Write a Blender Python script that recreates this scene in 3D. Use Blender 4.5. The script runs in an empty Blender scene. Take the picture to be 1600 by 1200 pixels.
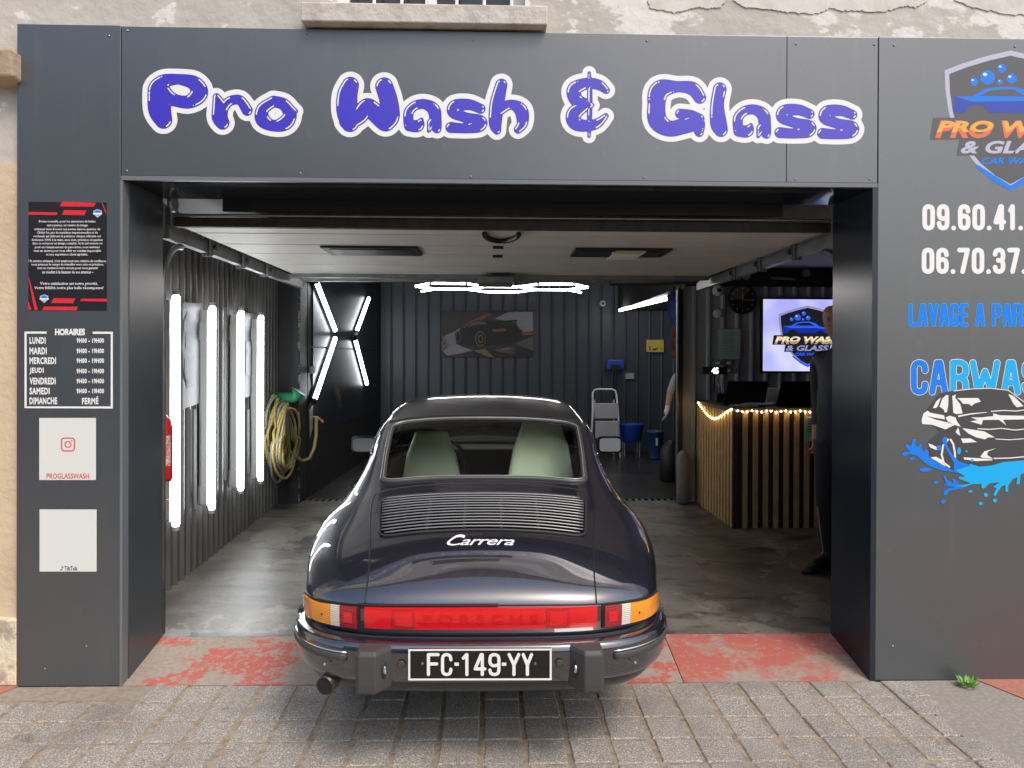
import bpy, bmesh, math, random
import numpy as np
from mathutils import Vector, Matrix
from mathutils.geometry import tessellate_polygon
R = math.radians
rnd = random.Random(7)
scene = bpy.context.scene
C = scene.collection

# ------------------------------------------------------------------ camera, sky, sun, exposure
F, H = 1190.0, 1.65
YAW, PIT, ROLL, CY = R(1.47), R(-0.25), R(-0.225), 565.0
cam_d = bpy.data.cameras.new('camera'); cam = bpy.data.objects.new('camera', cam_d); C.objects.link(cam)
cam_d.sensor_width = 36; cam_d.lens = 36 * F / 1600; cam_d.clip_start = 0.05; cam_d.clip_end = 2000
cam_d.shift_y = (CY - 600) / 1600
cam.location = (0, 0, H)
cam.rotation_mode = 'XYZ'
cam.matrix_world = Matrix.Translation((0, 0, H)) @ Matrix.Rotation(-YAW, 4, 'Z') @ Matrix.Rotation(R(90) + PIT, 4, 'X') @ Matrix.Rotation(-ROLL, 4, 'Z')
scene.camera = cam
SUN_DIR = Vector((-0.62, 1.0, -1.58)).normalized()        # direction the light travels
w = bpy.data.worlds.new('World'); scene.world = w; w.use_nodes = True
nt = w.node_tree; nt.nodes.clear()
sky = nt.nodes.new('ShaderNodeTexSky'); sky.sky_type = 'NISHITA'; sky.sun_disc = False
sky.sun_elevation = math.asin(-SUN_DIR.z)
sky.sun_rotation = math.atan2(-SUN_DIR.x, -SUN_DIR.y)
sky.air_density = 1.0; sky.dust_density = 3.5; sky.ozone_density = 0.6
bg = nt.nodes.new('ShaderNodeBackground'); bg.inputs[1].default_value = 0.15
wo = nt.nodes.new('ShaderNodeOutputWorld')
nt.links.new(sky.outputs[0], bg.inputs[0]); nt.links.new(bg.outputs[0], wo.inputs[0])
sl = bpy.data.lights.new('sun', 'SUN'); sl.energy = 1.0; sl.angle = R(16); sl.color = (1, 0.965, 0.92)
so = bpy.data.objects.new('sun', sl); C.objects.link(so); so.location = (4, -6, 12)
so.rotation_euler = SUN_DIR.to_track_quat('-Z', 'Y').to_euler()
vs = scene.view_settings; vs.view_transform = 'Standard'; vs.look = 'None'; vs.exposure = 0.55; vs.gamma = 1
scene.render.engine = 'CYCLES'
scene.cycles.max_bounces = 8; scene.cycles.transparent_max_bounces = 12
scene.cycles.sample_clamp_indirect = 6

# ------------------------------------------------------------------ pixel -> place helpers
def ray(px, py):
    a, b = px - 800, CY - py
    c, s = math.cos(ROLL), math.sin(ROLL); u, v = a*c + b*s, -a*s + b*c
    dx, dy, dz = u/F, 1.0, v/F
    c, s = math.cos(PIT), math.sin(PIT); fy, z = dy*c - dz*s, dy*s + dz*c
    c, s = math.cos(YAW), math.sin(YAW)
    return Vector((dx*c + fy*s, -dx*s + fy*c, z))
def onY(px, py, Y): d = ray(px, py); t = Y/d.y; return Vector((d.x*t, Y, H + d.z*t))
def onZ(px, py, Z): d = ray(px, py); t = (Z - H)/d.z; return Vector((d.x*t, d.y*t, Z))
def onP(px, py, p, n):
    d = ray(px, py); o = Vector((0, 0, H)); t = (Vector(p) - o).dot(n)/d.dot(n); return o + d*t

# ------------------------------------------------------------------ materials
def mat(name, col, rough=0.5, metal=0.0, noise=None, bump=None, coat=0, spec=None, emit=None, trans=0):
    """noise=(scale, second colour, contrast lo, hi, detail)   bump=(scale, strength, distance)"""
    m = bpy.data.materials.new(name); m.use_nodes = True
    t = m.node_tree; b = t.nodes['Principled BSDF']
    b.inputs['Base Color'].default_value = (*col, 1); b.inputs['Roughness'].default_value = rough; b.inputs['Metallic'].default_value = metal
    if coat: b.inputs['Coat Weight'].default_value = coat; b.inputs['Coat Roughness'].default_value = 0.03
    if spec is not None: b.inputs['Specular IOR Level'].default_value = spec
    if emit: b.inputs['Emission Color'].default_value = (*emit[0], 1); b.inputs['Emission Strength'].default_value = emit[1]
    if noise or bump:
        tc = t.nodes.new('ShaderNodeTexCoord'); geo = t.nodes.new('ShaderNodeNewGeometry')
    if noise:
        n = t.nodes.new('ShaderNodeTexNoise'); n.inputs['Scale'].default_value = noise[0]; n.inputs['Detail'].default_value = noise[4] if len(noise) > 4 else 6
        n.inputs['Roughness'].default_value = 0.62
        t.links.new(geo.outputs['Position'], n.inputs['Vector'])
        r = t.nodes.new('ShaderNodeValToRGB'); r.color_ramp.elements[0].position = noise[2]; r.color_ramp.elements[1].position = noise[3]
        r.color_ramp.elements[0].color = (*col, 1); r.color_ramp.elements[1].color = (*noise[1], 1)
        t.links.new(n.outputs['Fac'], r.inputs[0]); t.links.new(r.outputs[0], b.inputs['Base Color'])
        m['ramp'] = r.name
    if bump:
        n = t.nodes.new('ShaderNodeTexNoise'); n.inputs['Scale'].default_value = bump[0]; n.inputs['Detail'].default_value = 8
        t.links.new(geo.outputs['Position'], n.inputs['Vector'])
        bp = t.nodes.new('ShaderNodeBump'); bp.inputs['Strength'].default_value = bump[1]; bp.inputs['Distance'].default_value = bump[2]
        t.links.new(n.outputs['Fac'], bp.inputs['Height']); t.links.new(bp.outputs[0], b.inputs['Normal'])
    return m
def add_layer(m, scale, col, lo, hi, detail=8, fac=1.0, stretch=None, seed=0.0):
    """mixes one more noise-shaped stain layer over the base colour"""
    t = m.node_tree; b = t.nodes['Principled BSDF']
    geo = t.nodes.new('ShaderNodeNewGeometry'); mp = t.nodes.new('ShaderNodeMapping')
    mp.inputs['Location'].default_value = (seed, seed*1.7, seed*0.6)
    if stretch: mp.inputs['Scale'].default_value = stretch
    n = t.nodes.new('ShaderNodeTexNoise'); n.inputs['Scale'].default_value = scale; n.inputs['Detail'].default_value = detail; n.inputs['Roughness'].default_value = 0.65
    t.links.new(geo.outputs['Position'], mp.inputs[0]); t.links.new(mp.outputs[0], n.inputs['Vector'])
    r = t.nodes.new('ShaderNodeMapRange'); r.inputs[1].default_value = lo; r.inputs[2].default_value = hi; r.inputs[4].default_value = fac
    t.links.new(n.outputs['Fac'], r.inputs[0])
    mx = t.nodes.new('ShaderNodeMix'); mx.data_type = 'RGBA'; mx.inputs[7].default_value = (*col, 1)
    src = b.inputs['Base Color'].links
    if src: t.links.new(src[0].from_socket, mx.inputs[6])
    else: mx.inputs[6].default_value = b.inputs['Base Color'].default_value
    t.links.new(r.outputs[0], mx.inputs[0]); t.links.new(mx.outputs[2], b.inputs['Base Color'])
    return m
def emis(name, col, s):
    m = bpy.data.materials.new(name); m.use_nodes = True; t = m.node_tree; t.nodes.clear()
    e = t.nodes.new('ShaderNodeEmission'); e.inputs[0].default_value = (*col, 1); e.inputs[1].default_value = s
    o = t.nodes.new('ShaderNodeOutputMaterial'); t.links.new(e.outputs[0], o.inputs[0]); return m
def glass(name, tint, refl=1.45):
    m = bpy.data.materials.new(name); m.use_nodes = True; t = m.node_tree; t.nodes.clear()
    tr = t.nodes.new('ShaderNodeBsdfTransparent'); tr.inputs[0].default_value = (*tint, 1)
    gl = t.nodes.new('ShaderNodeBsdfGlossy'); gl.inputs['Roughness'].default_value = 0.01
    fr = t.nodes.new('ShaderNodeFresnel'); fr.inputs[0].default_value = refl
    mx = t.nodes.new('ShaderNodeMixShader'); o = t.nodes.new('ShaderNodeOutputMaterial')
    t.links.new(fr.outputs[0], mx.inputs[0]); t.links.new(tr.outputs[0], mx.inputs[1]); t.links.new(gl.outputs[0], mx.inputs[2]); t.links.new(mx.outputs[0], o.inputs[0])
    return m

M = {}
M['clad'] = mat('grey_cladding', (0.042, 0.051, 0.057), 0.45, bump=(1.2, 0.05, 0.02), coat=0.9); M['clad'].node_tree.nodes['Principled BSDF'].inputs['Coat IOR'].default_value = 2.0; M['clad'].node_tree.nodes['Principled BSDF'].inputs['Coat Roughness'].default_value = 0.33
add_layer(M['clad'], 2.2, (0.06, 0.068, 0.073), 0.5, 0.8, 6, 0.6); add_layer(M['clad'], 60, (0.2, 0.2, 0.2), 0.76, 0.8, 3, 0.5)
add_layer(M['clad'], 7, (0.1, 0.105, 0.105), 0.58, 0.8, 9, 0.45, (2.2, 1, 0.12), 6); add_layer(M['clad'], 14, (0.16, 0.15, 0.135), 0.62, 0.8, 10, 0.35, None, 12)
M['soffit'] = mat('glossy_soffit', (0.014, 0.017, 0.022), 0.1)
M['reveal'] = mat('reveal_cladding', (0.05, 0.06, 0.068), 0.3); add_layer(M['reveal'], 3, (0.08, 0.088, 0.092), 0.5, 0.8, 7, 0.6)
M['edge'] = mat('cladding_edge', (0.16, 0.175, 0.185), 0.4)
M['screw'] = mat('screw_metal', (0.25, 0.25, 0.25), 0.35, 0.8)
M['white'] = mat('white_vinyl', (0.85, 0.85, 0.83), 0.35)
M['blue'] = mat('violet_blue_vinyl', (0.038, 0.02, 0.52), 0.4, coat=.8); M['blue'].node_tree.nodes['Principled BSDF'].inputs['Coat Roughness'].default_value = .33
M['plaster'] = mat('old_plaster', (0.56, 0.52, 0.46), 0.9, noise=(1.1, (0.47, 0.435, 0.38), 0.4, 0.62, 9), bump=(14, 0.5, 0.02))
add_layer(M['plaster'], 0.9, (0.78, 0.74, 0.68), 0.52, 0.535, 10, 0.9, (1, 1, 1.6), 3); add_layer(M['plaster'], 5, (0.3, 0.26, 0.21), 0.6, 0.8, 10, 0.5, None, 9)
M['beige'] = mat('beige_render', (0.66, 0.53, 0.36), 0.9, noise=(2.5, (0.58, 0.46, 0.31), 0.4, 0.65, 9), bump=(20, 0.4, 0.02))
M['plinth'] = mat('peeling_plinth', (0.7, 0.63, 0.44), 0.9, noise=(9, (0.42, 0.36, 0.28), 0.52, 0.6, 9), bump=(25, 0.6, 0.02)); add_layer(M['plinth'], 5, (0.5, 0.1, 0.07), 0.66, 0.68, 8, 0.8, None, 5)
M['stone'] = mat('sill_stone', (0.66, 0.61, 0.54), 0.9, noise=(7, (0.5, 0.45, 0.39), 0.48, 0.62, 10), bump=(18, 0.5, 0.02))
M['slab'] = mat('granite_slab', (0.285, 0.255, 0.22), 0.85, noise=(150, (0.62, 0.575, 0.51), 0.5, 0.64, 3), bump=(160, 0.5, 0.004))
add_layer(M['slab'], 2.4, (0.17, 0.15, 0.135), 0.45, 0.75, 8, 0.75); add_layer(M['slab'], 210, (0.06, 0.055, 0.05), 0.56, 0.62, 2, 0.8, None, 4)
add_layer(M['slab'], 3.4, (0.07, 0.065, 0.06), 0.64, 0.72, 9, 0.75, None, 14)
M['joint'] = mat('joint_sand', (0.36, 0.29, 0.21), 0.95, noise=(25, (0.2, 0.165, 0.13), 0.4, 0.65, 6), bump=(80, 0.6, 0.01))
M['apron'] = mat('concrete_apron', (0.33, 0.28, 0.22), 0.9, noise=(30, (0.24, 0.2, 0.16), 0.4, 0.65, 8), bump=(60, 0.4, 0.01))
M['pinkpave'] = mat('red_asphalt', (0.42, 0.17, 0.12), 0.9, noise=(40, (0.34, 0.14, 0.1), 0.4, 0.65, 6), bump=(90, 0.4, 0.006))
M['red_floor'] = mat('worn_red_paint', (0.36, 0.3, 0.25), 0.85, noise=(45, (0.27, 0.22, 0.18), 0.4, 0.66, 8), bump=(50, 0.4, 0.01))
add_layer(M['red_floor'], 4.5, (0.47, 0.085, 0.065), 0.495, 0.53, 15, 0.85, (0.7, 1, 1), 2.3); add_layer(M['red_floor'], 30, (0.33, 0.28, 0.235), 0.52, 0.57, 12, 0.8, None, 31); add_layer(M['red_floor'], 3, (0.2, 0.17, 0.14), 0.62, 0.72, 9, 0.8, None, 8)
M['floor'] = mat('garage_concrete', (0.18, 0.162, 0.14), 0.42, noise=(1.3, (0.085, 0.075, 0.064), 0.42, 0.58, 10), bump=(30, 0.25, 0.008))
add_layer(M['floor'], 0.8, (0.25, 0.225, 0.195), 0.585, 0.597, 8, 0.75, (1, 0.8, 1), 21); add_layer(M['floor'], 2.6, (0.022, 0.02, 0.018), 0.5, 0.6, 12, 0.9, (0.6, 1.3, 1), 5); add_layer(M['floor'], 1.7, (0.3, 0.27, 0.235), 0.56, 0.575, 11, 0.55, (1, 0.7, 1), 33); add_layer(M['floor'], 9, (0.02, 0.018, 0.016), 0.6, 0.68, 10, 0.8, (0.5, 1.6, 1), 17); add_layer(M['floor'], 60, (0.09, 0.08, 0.07), 0.5, 0.72, 4, 0.5, None, 11)
M['wetfloor'] = mat('wet_wash_floor', (0.05, 0.047, 0.043), 0.28, noise=(3, (0.022, 0.021, 0.02), 0.4, 0.62, 10), bump=(9, 0.3, 0.01)); add_layer(M['wetfloor'], 4, (0.16, 0.15, 0.14), 0.6, 0.68, 10, 0.5, None, 3)
M['corr'] = mat('anthracite_sheet', (0.125, 0.122, 0.117), 0.36, noise=(2.2, (0.1, 0.098, 0.094), 0.4, 0.65, 6)); add_layer(M['corr'], 3, (0.15, 0.14, 0.125), 0.6, 0.75, 9, 0.5, (1, 1, 0.35), 4)
M['corrb'] = mat('blue_grey_sheet', (0.055, 0.067, 0.085), 0.4)
M['black'] = mat('matt_black', (0.012, 0.012, 0.013), 0.5)
M['glossblack'] = mat('gloss_black_panel', (0.012, 0.014, 0.02), 0.42)
M['pier'] = mat('painted_pier', (0.016, 0.017, 0.02), 0.6, bump=(9, 0.4, 0.02)); 
M['chip'] = mat('chipped_edge', (0.3, 0.25, 0.19), 0.9, noise=(16, (0.03, 0.03, 0.03), 0.42, 0.5, 6))
M['ceil'] = mat('grey_ceiling', (0.42, 0.42, 0.42), 0.8)
M['doorp'] = mat('door_foam_panel', (0.6, 0.57, 0.52), 0.55, noise=(3, (0.52, 0.5, 0.46), 0.4, 0.7, 5))
M['rust'] = mat('rusty_bar', (0.035, 0.024, 0.018), 0.6, noise=(14, (0.016, 0.012, 0.01), 0.4, 0.6, 8))
M['galv'] = mat('galvanised_steel', (0.3, 0.31, 0.31), 0.4, 0.75, noise=(7, (0.22, 0.23, 0.23), 0.4, 0.6, 5))
M['batten'] = mat('grey_plastic', (0.4, 0.4, 0.39), 0.5)
M['tube'] = emis('neon_white', (0.93, 0.97, 1.0), 15.0)
M['tubew'] = emis('neon_warm_white', (1.0, 0.95, 0.92), 20.0)
M['bulb'] = emis('warm_bulb', (1.0, 0.62, 0.22), 24.0)
M['red'] = mat('signal_red', (0.62, 0.02, 0.02), 0.3)
M['green'] = mat('green_plastic', (0.012, 0.16, 0.06), 0.45)
M['hose'] = mat('grey_hose', (0.26, 0.25, 0.22), 0.5); M['hosey'] = mat('yellow_hose', (0.36, 0.28, 0.09), 0.5)
M['bluep'] = mat('blue_plastic', (0.02, 0.07, 0.5), 0.4)
M['navy'] = mat('navy_plastic', (0.02, 0.07, 0.2), 0.45)
M['oak'] = mat('oak_slat', (0.58, 0.39, 0.18), 0.5, noise=(9, (0.48, 0.31, 0.13), 0.4, 0.65, 8)); M['brown'] = mat('dark_slat', (0.06, 0.028, 0.018), 0.5)
M['top'] = mat('counter_top', (0.09, 0.085, 0.08), 0.4)
M['paper'] = mat('paper', (0.7, 0.72, 0.68), 0.8); M['mint'] = mat('mint_paper', (0.38, 0.5, 0.44), 0.8); M['ink'] = mat('ink', (0.05, 0.08, 0.07), 0.8)
M['yellow'] = mat('yellow_sign', (0.62, 0.5, 0.1), 0.6)
M['chrome'] = mat('chrome', (0.8, 0.8, 0.8), 0.08, 1.0)
M['alu'] = mat('aluminium', (0.55, 0.56, 0.58), 0.35, 0.6)
M['paint'] = mat('dark_violet_grey_metallic', (0.024, 0.024, 0.038), 0.3, 0.5, coat=1.0); M['paint'].node_tree.nodes['Principled BSDF'].inputs['Coat IOR'].default_value = 2.2; M['paint'].node_tree.nodes['Principled BSDF'].inputs['Coat Roughness'].default_value = 0.01
M['rubber'] = mat('rubber', (0.02, 0.02, 0.021), 0.55, bump=(300, 0.1, 0.002))
M['guard'] = mat('grained_rubber', (0.055, 0.054, 0.053), 0.55, bump=(400, 0.2, 0.002))
M['seal'] = mat('window_seal', (0.06, 0.058, 0.056), 0.35)
M['slat'] = mat('grille_slat', (0.27, 0.27, 0.27), 0.3, 0.5)
M['redlens'] = mat('red_lens', (0.75, 0.006, 0.012), 0.12, coat=1); M['redlens2'] = mat('dark_red_lens', (0.36, 0.006, 0.012), 0.15, coat=1); M['redtext'] = mat('reflector_relief', (0.71, 0.0058, 0.012), 0.15)
M['redlens3'] = mat('mid_red_lens', (0.55, 0.006, 0.012), 0.15, coat=1); M['amber'] = mat('amber_lens', (0.95, 0.33, 0.008), 0.15, coat=1); M['clear'] = mat('clear_lens', (0.75, 0.7, 0.6), 0.15, coat=1)
for k_, dirn in (('amber', 'Z'), ('clear', 'Z'), ('redlens2', 'Z'), ('redlens', 'Z')):      # moulded ribs in the lenses
    t_ = M[k_].node_tree; w_ = t_.nodes.new('ShaderNodeTexWave'); w_.bands_direction = dirn; w_.inputs['Scale'].default_value = 38; w_.inputs['Distortion'].default_value = 0
    g_ = t_.nodes.new('ShaderNodeNewGeometry'); b_ = t_.nodes.new('ShaderNodeBump'); b_.inputs['Strength'].default_value = .35 if k_ != 'redlens' else .12; b_.inputs['Distance'].default_value = .003
    t_.links.new(g_.outputs['Position'], w_.inputs['Vector']); t_.links.new(w_.outputs['Fac'], b_.inputs['Height']); t_.links.new(b_.outputs[0], t_.nodes['Principled BSDF'].inputs['Normal'])
M['leather'] = mat('pale_cream_leather', (0.84, 0.95, 0.70), 0.5, bump=(60, 0.15, 0.004)); M['trim'] = mat('dark_interior', (0.018, 0.017, 0.017), 0.6)
M['plate'] = mat('black_plate', (0.01, 0.01, 0.01), 0.3); M['platew'] = mat('plate_white', (0.82, 0.82, 0.8), 0.4)
M['rim'] = mat('alloy_rim', (0.45, 0.45, 0.46), 0.3, 0.9); M['mirrorg'] = mat('mirror_glass', (0.82, 0.9, 0.86), 0.02, 1.0)
M['cglass'] = glass('car_glass', (0.93, 0.98, 0.94)); M['wglass'] = mat('window_pane', (0.03, 0.035, 0.04), 0.05)
M['skin'] = mat('skin', (0.42, 0.22, 0.14), 0.5, bump=(60, 0.1, 0.003)); M['jacket'] = mat('navy_quilt', (0.012, 0.014, 0.022), 0.6); M['trousers'] = mat('dark_trousers', (0.012, 0.012, 0.018), 0.8)
M['glove'] = mat('white_glove', (0.6, 0.58, 0.55), 0.6); M['shirt'] = mat('grey_shirt', (0.3, 0.29, 0.27), 0.8)
M['posterk'] = mat('black_poster', (0.018, 0.018, 0.022), 0.3); M['posterr'] = mat('poster_red', (0.75, 0.025, 0.04), 0.35)
M['cyan'] = mat('bright_blue_vinyl', (0.0, 0.2, 0.8), 0.45); M['cyan2'] = mat('sky_blue_vinyl', (0.0, 0.42, 0.85), 0.45)
M['logodark'] = mat('logo_charcoal', (0.1, 0.1, 0.098), 0.4); M['logogrey'] = mat('logo_silver', (0.5, 0.5, 0.62), 0.35)
M['gold'] = mat('logo_gold', (0.85, 0.42, 0.07), 0.35); M['orange'] = mat('logo_orange', (0.8, 0.17, 0.08), 0.35); M['logoblue'] = mat('logo_blue', (0.01, 0.14, 0.8), 0.35); M['logonavy'] = mat('logo_navy', (0.03, 0.06, 0.42), 0.35)
M['pinktext'] = mat('pink_print', (0.7, 0.07, 0.1), 0.5)
M['road'] = mat('asphalt', (0.05, 0.05, 0.052), 0.9, bump=(90, 0.4, 0.006)); M['opp1'] = mat('street_wall_pale', (0.5, 0.45, 0.38), 0.9); M['opp2'] = mat('street_wall_grey', (0.36, 0.34, 0.32), 0.9)
M['leaf'] = mat('weed_leaf', (0.16, 0.36, 0.04), 0.6)
M['laptop'] = mat('laptop_black', (0.006, 0.006, 0.007), 0.35)

# ------------------------------------------------------------------ mesh helpers
class MB:
    def __init__(s): s.v = []; s.f = []
    def add(s, vs, fs): o = len(s.v); s.v += [tuple(p) for p in vs]; s.f += [tuple(i + o for i in f) for f in fs]; return s
    def box(s, x0, x1, y0, y1, z0, z1):
        vs = [(x, y, z) for x in (x0, x1) for y in (y0, y1) for z in (z0, z1)]
        return s.add(vs, [(0,1,3,2),(4,6,7,5),(0,4,5,1),(2,3,7,6),(0,2,6,4),(1,5,7,3)])
    def hexa(s, p):   # eight corners: 4 bottom ring, 4 top ring
        return s.add(p, [(3,2,1,0),(4,5,6,7),(0,1,5,4),(1,2,6,5),(2,3,7,6),(3,0,4,7)])
    def bar(s, a, b, wx, wy, up=(0, 0, 1)):
        a, b = Vector(a), Vector(b); d = (b - a).normalized(); u = Vector(up)
        if abs(d.dot(u)) > 0.98: u = Vector((1, 0, 0))
        x = d.cross(u).normalized()*wx/2; y = x.cross(d).normalized()*wy/2
        return s.hexa([a-x-y, a+x-y, a+x+y, a-x+y, b-x-y, b+x-y, b+x+y, b-x+y])
    def tube(s, pts, r, n=8, closed=False, caps=True):
        pts = [Vector(p) for p in pts]; N = len(pts); rr = r if isinstance(r, (list, tuple)) else [r]*N
        prev = None; rings = []
        for i, p in enumerate(pts):
            a = pts[(i-1) % N] if (closed or i > 0) else p; b = pts[(i+1) % N] if (closed or i < N-1) else p
            d = (b - a).normalized()
            u = prev - d*prev.dot(d) if prev is not None else d.orthogonal()
            if u.length < 1e-6: u = d.orthogonal()
            u.normalize(); prev = u; v = d.cross(u)
            rings.append([p + (u*math.cos(2*math.pi*k/n) + v*math.sin(2*math.pi*k/n))*rr[i] for k in range(n)])
        fs = []
        for i in range(N if closed else N-1):
            j = (i+1) % N
            for k in range(n): fs.append((i*n+k, i*n+(k+1) % n, j*n+(k+1) % n, j*n+k))
        if caps and not closed: fs += [tuple(range(n-1, -1, -1)), tuple((N-1)*n+k for k in range(n))]
        return s.add([q for ring in rings for q in ring], fs)
    def lathe(s, prof, c=(0, 0, 0), ax=(0, 0, 1), n=20):
        c = Vector(c); a = Vector(ax).normalized(); u = a.orthogonal().normalized(); v = a.cross(u)
        vs = [c + a*h + (u*math.cos(2*math.pi*k/n) + v*math.sin(2*math.pi*k/n))*max(r, 1e-4) for r, h in prof for k in range(n)]
        fs = [(i*n+k, i*n+(k+1) % n, (i+1)*n+(k+1) % n, (i+1)*n+k) for i in range(len(prof)-1) for k in range(n)]
        fs += [tuple(range(n-1, -1, -1)), tuple((len(prof)-1)*n+k for k in range(n))]
        return s.add(vs, fs)
    def poly(s, pts):
        t = tessellate_polygon([[Vector(p) for p in pts]]); return s.add(pts, [tuple(f) for f in t])
    def prism(s, pts, dvec):   # flat outline extruded along dvec
        n = len(pts); d = Vector(dvec); a = [Vector(p) for p in pts]; b = [p + d for p in a]
        t = tessellate_polygon([a]); s.add(a + b, [tuple(f) for f in t] + [tuple(i + n for i in reversed(f)) for f in t] + [(i, (i+1) % n, (i+1) % n + n, i + n) for i in range(n)]); return s
    def build(s, name, m, parent=None, smooth=False, bevel=0, fix=True):
        me = bpy.data.meshes.new(name); me.from_pydata(s.v, [], s.f); me.update()
        if fix:
            bm = bmesh.new(); bm.from_mesh(me); bmesh.ops.recalc_face_normals(bm, faces=bm.faces); bm.to_mesh(me); bm.free()
        me.materials.append(M[m] if isinstance(m, str) else m)
        if smooth: me.shade_smooth() if hasattr(me, 'shade_smooth') else [setattr(p, 'use_smooth', True) for p in me.polygons]
        o = bpy.data.objects.new(name, me); C.objects.link(o)
        if parent is not None: put(o, parent)
        if bevel:
            b = o.modifiers.new('bevel', 'BEVEL'); b.width = bevel; b.segments = 2; b.limit_method = 'ANGLE'
        return o
def base_of(o):
    p = Vector((0, 0, 0))
    while o is not None: p += o.location; o = o.parent
    return p
def put(o, parent):      # parent a mesh written in world coordinates
    o.parent = parent; o.matrix_parent_inverse = Matrix.Translation(-Vector(parent['base'])) if parent.type == 'EMPTY' else Matrix.Identity(4)   # parts already stand in world coordinates
def thing(name, label, cat, loc=(0, 0, 0), group=None):
    o = bpy.data.objects.new(name, None); C.objects.link(o); o.location = loc; o.empty_display_size = 0.1
    o['base'] = tuple(loc); return tag(o, label, cat, group)
def tag(o, label, cat, group=None):
    o['label'] = label; o['category'] = cat
    if group: o['group'] = group
    return o
def struct(o): o['kind'] = 'structure'; return o
def text_mesh(body, bold=0.0, shear=0.0, res=3, spacing=1.0):
    cu = bpy.data.curves.new('t', 'FONT'); cu.body = body; cu.size = 1; cu.offset = bold; cu.shear = shear; cu.resolution_u = res; cu.space_character = spacing; cu.fill_mode = 'FRONT'
    ob = bpy.data.objects.new('t', cu); C.objects.link(ob)
    dg = bpy.context.evaluated_depsgraph_get(); dg.update()
    me = bpy.data.meshes.new_from_object(ob.evaluated_get(dg))
    vs = np.array([v.co[:] for v in me.vertices]); fs = [tuple(p.vertices) for p in me.polygons]
    bpy.data.objects.remove(ob); bpy.data.curves.remove(cu); bpy.data.meshes.remove(me)
    lo, hi = vs.min(0), vs.max(0)
    return (vs[:, :2] - lo[:2])/(hi[:2] - lo[:2]), fs, (hi[0]-lo[0])/(hi[1]-lo[1])
def text_px(name, body, box, Y, m, parent, bold=0.0, shear=0.0, res=3, spacing=1.0, split=None):
    """text filling the pixel box (x0, top, x1, bottom) on the vertical plane Y"""
    uv, fs, _ = text_mesh(body, bold, shear, res, spacing)
    x0, y0, x1, y1 = box
    return MB().add([onY(x0 + u*(x1-x0), y1 + v*(y0-y1), YREF) + Vector((0, Y-YREF, 0)) for u, v in uv], fs).build(name, m, parent, fix=False)
YREF = 3.86
def P(px, py, Y): q = onY(px, py, YREF); return Vector((q.x, Y, q.z))
def decal(name, pts, Y, m, parent): return MB().poly([P(x, y, Y) for x, y in pts]).build(name, m, parent, fix=False)
def circ(x, y, r, n=20, ry=None): return [(x + r*math.cos(2*math.pi*k/n), y + (ry or r)*math.sin(2*math.pi*k/n)) for k in range(n)]
def stroke(pts, w):   # pixel polyline with width -> outline
    L, Rr = [], []
    for i, p in enumerate(pts):
        a = pts[max(i-1, 0)]; b = pts[min(i+1, len(pts)-1)]; dx, dy = b[0]-a[0], b[1]-a[1]; l = math.hypot(dx, dy) or 1
        ww = w[i] if isinstance(w, (list, tuple)) else w
        L.append((p[0]-dy/l*ww/2, p[1]+dx/l*ww/2)); Rr.append((p[0]+dy/l*ww/2, p[1]-dx/l*ww/2))
    return L + Rr[::-1]

YF = 3.86            # front plane of the grey cladding
FZ = 0.08            # garage floor level

# ================================================================== setting
struct(MB().box(-30, 30, -0.6, 3.86, -0.4, -0.007).build('pavement', 'joint'))
pav = bpy.data.objects['pavement']
struct(MB().box(-200, 200, -200, 200, -0.8, -0.45).build('ground', 'road'))
struct(MB().box(-30, 30, -8.2, -0.6, -0.449, -0.13).build('road', 'road'))
struct(MB().box(-30, 30, -11.0, -8.2, -0.449, -0.012).build('far_pavement', 'apron'))
slab_me = []
for k in range(6):
    b = MB(); j = lambda: rnd.uniform(-0.004, 0.004)
    hx, hy = 0.081, 0.0905
    c = [(-hx+j(), -hy+j()), (hx+j(), -hy+j()), (hx+j(), hy+j()), (-hx+j(), hy+j())]
    b.add([(x, y, -0.03) for x, y in c] + [(x, y, -0.005) for x, y in c] + [(x*0.94, y*0.94, 0.0) for x, y in c],
          [(0,1,5,4),(1,2,6,5),(2,3,7,6),(3,0,4,7),(4,5,9,8),(5,6,10,9),(6,7,11,10),(7,4,8,11),(8,9,10,11)])
    me = bpy.data.meshes.new('paving_slab'); me.from_pydata(b.v, [], b.f); me.materials.append(M['slab']); slab_me.append(me)
for r in range(8):
    for cidx in range(-11, 15):
        x = -0.593 + 0.184*(cidx + 0.5) + rnd.uniform(-.003, .003); y = 3.683 + 0.1975*(0.5 - r) - 0.0
        if r == 0: y -= 0.012
        if r < 1 and x < -1.62: continue
        o = bpy.data.objects.new('paving_slab', rnd.choice(slab_me)); C.objects.link(o); o.parent = pav
        o.location = (x, y, rnd.uniform(-0.0045, 0.002)); o.rotation_euler = (rnd.uniform(-.008, .008), rnd.uniform(-.008, .008), rnd.choice((0, math.pi)) + rnd.uniform(-.015, .015))
struct(MB().box(-2.62, -1.66, 3.70, 3.858, -0.02, -0.002).build('concrete_apron', 'apron'))
struct(MB().box(2.07, 2.9, 2.0, 3.858, -0.02, -0.001).build('concrete_apron', mat('grey_concrete_strip', (.25, .225, .195), .9, noise=(50, (.34, .31, .27), .45, .68, 6), bump=(90, .4, .006))))
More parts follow.
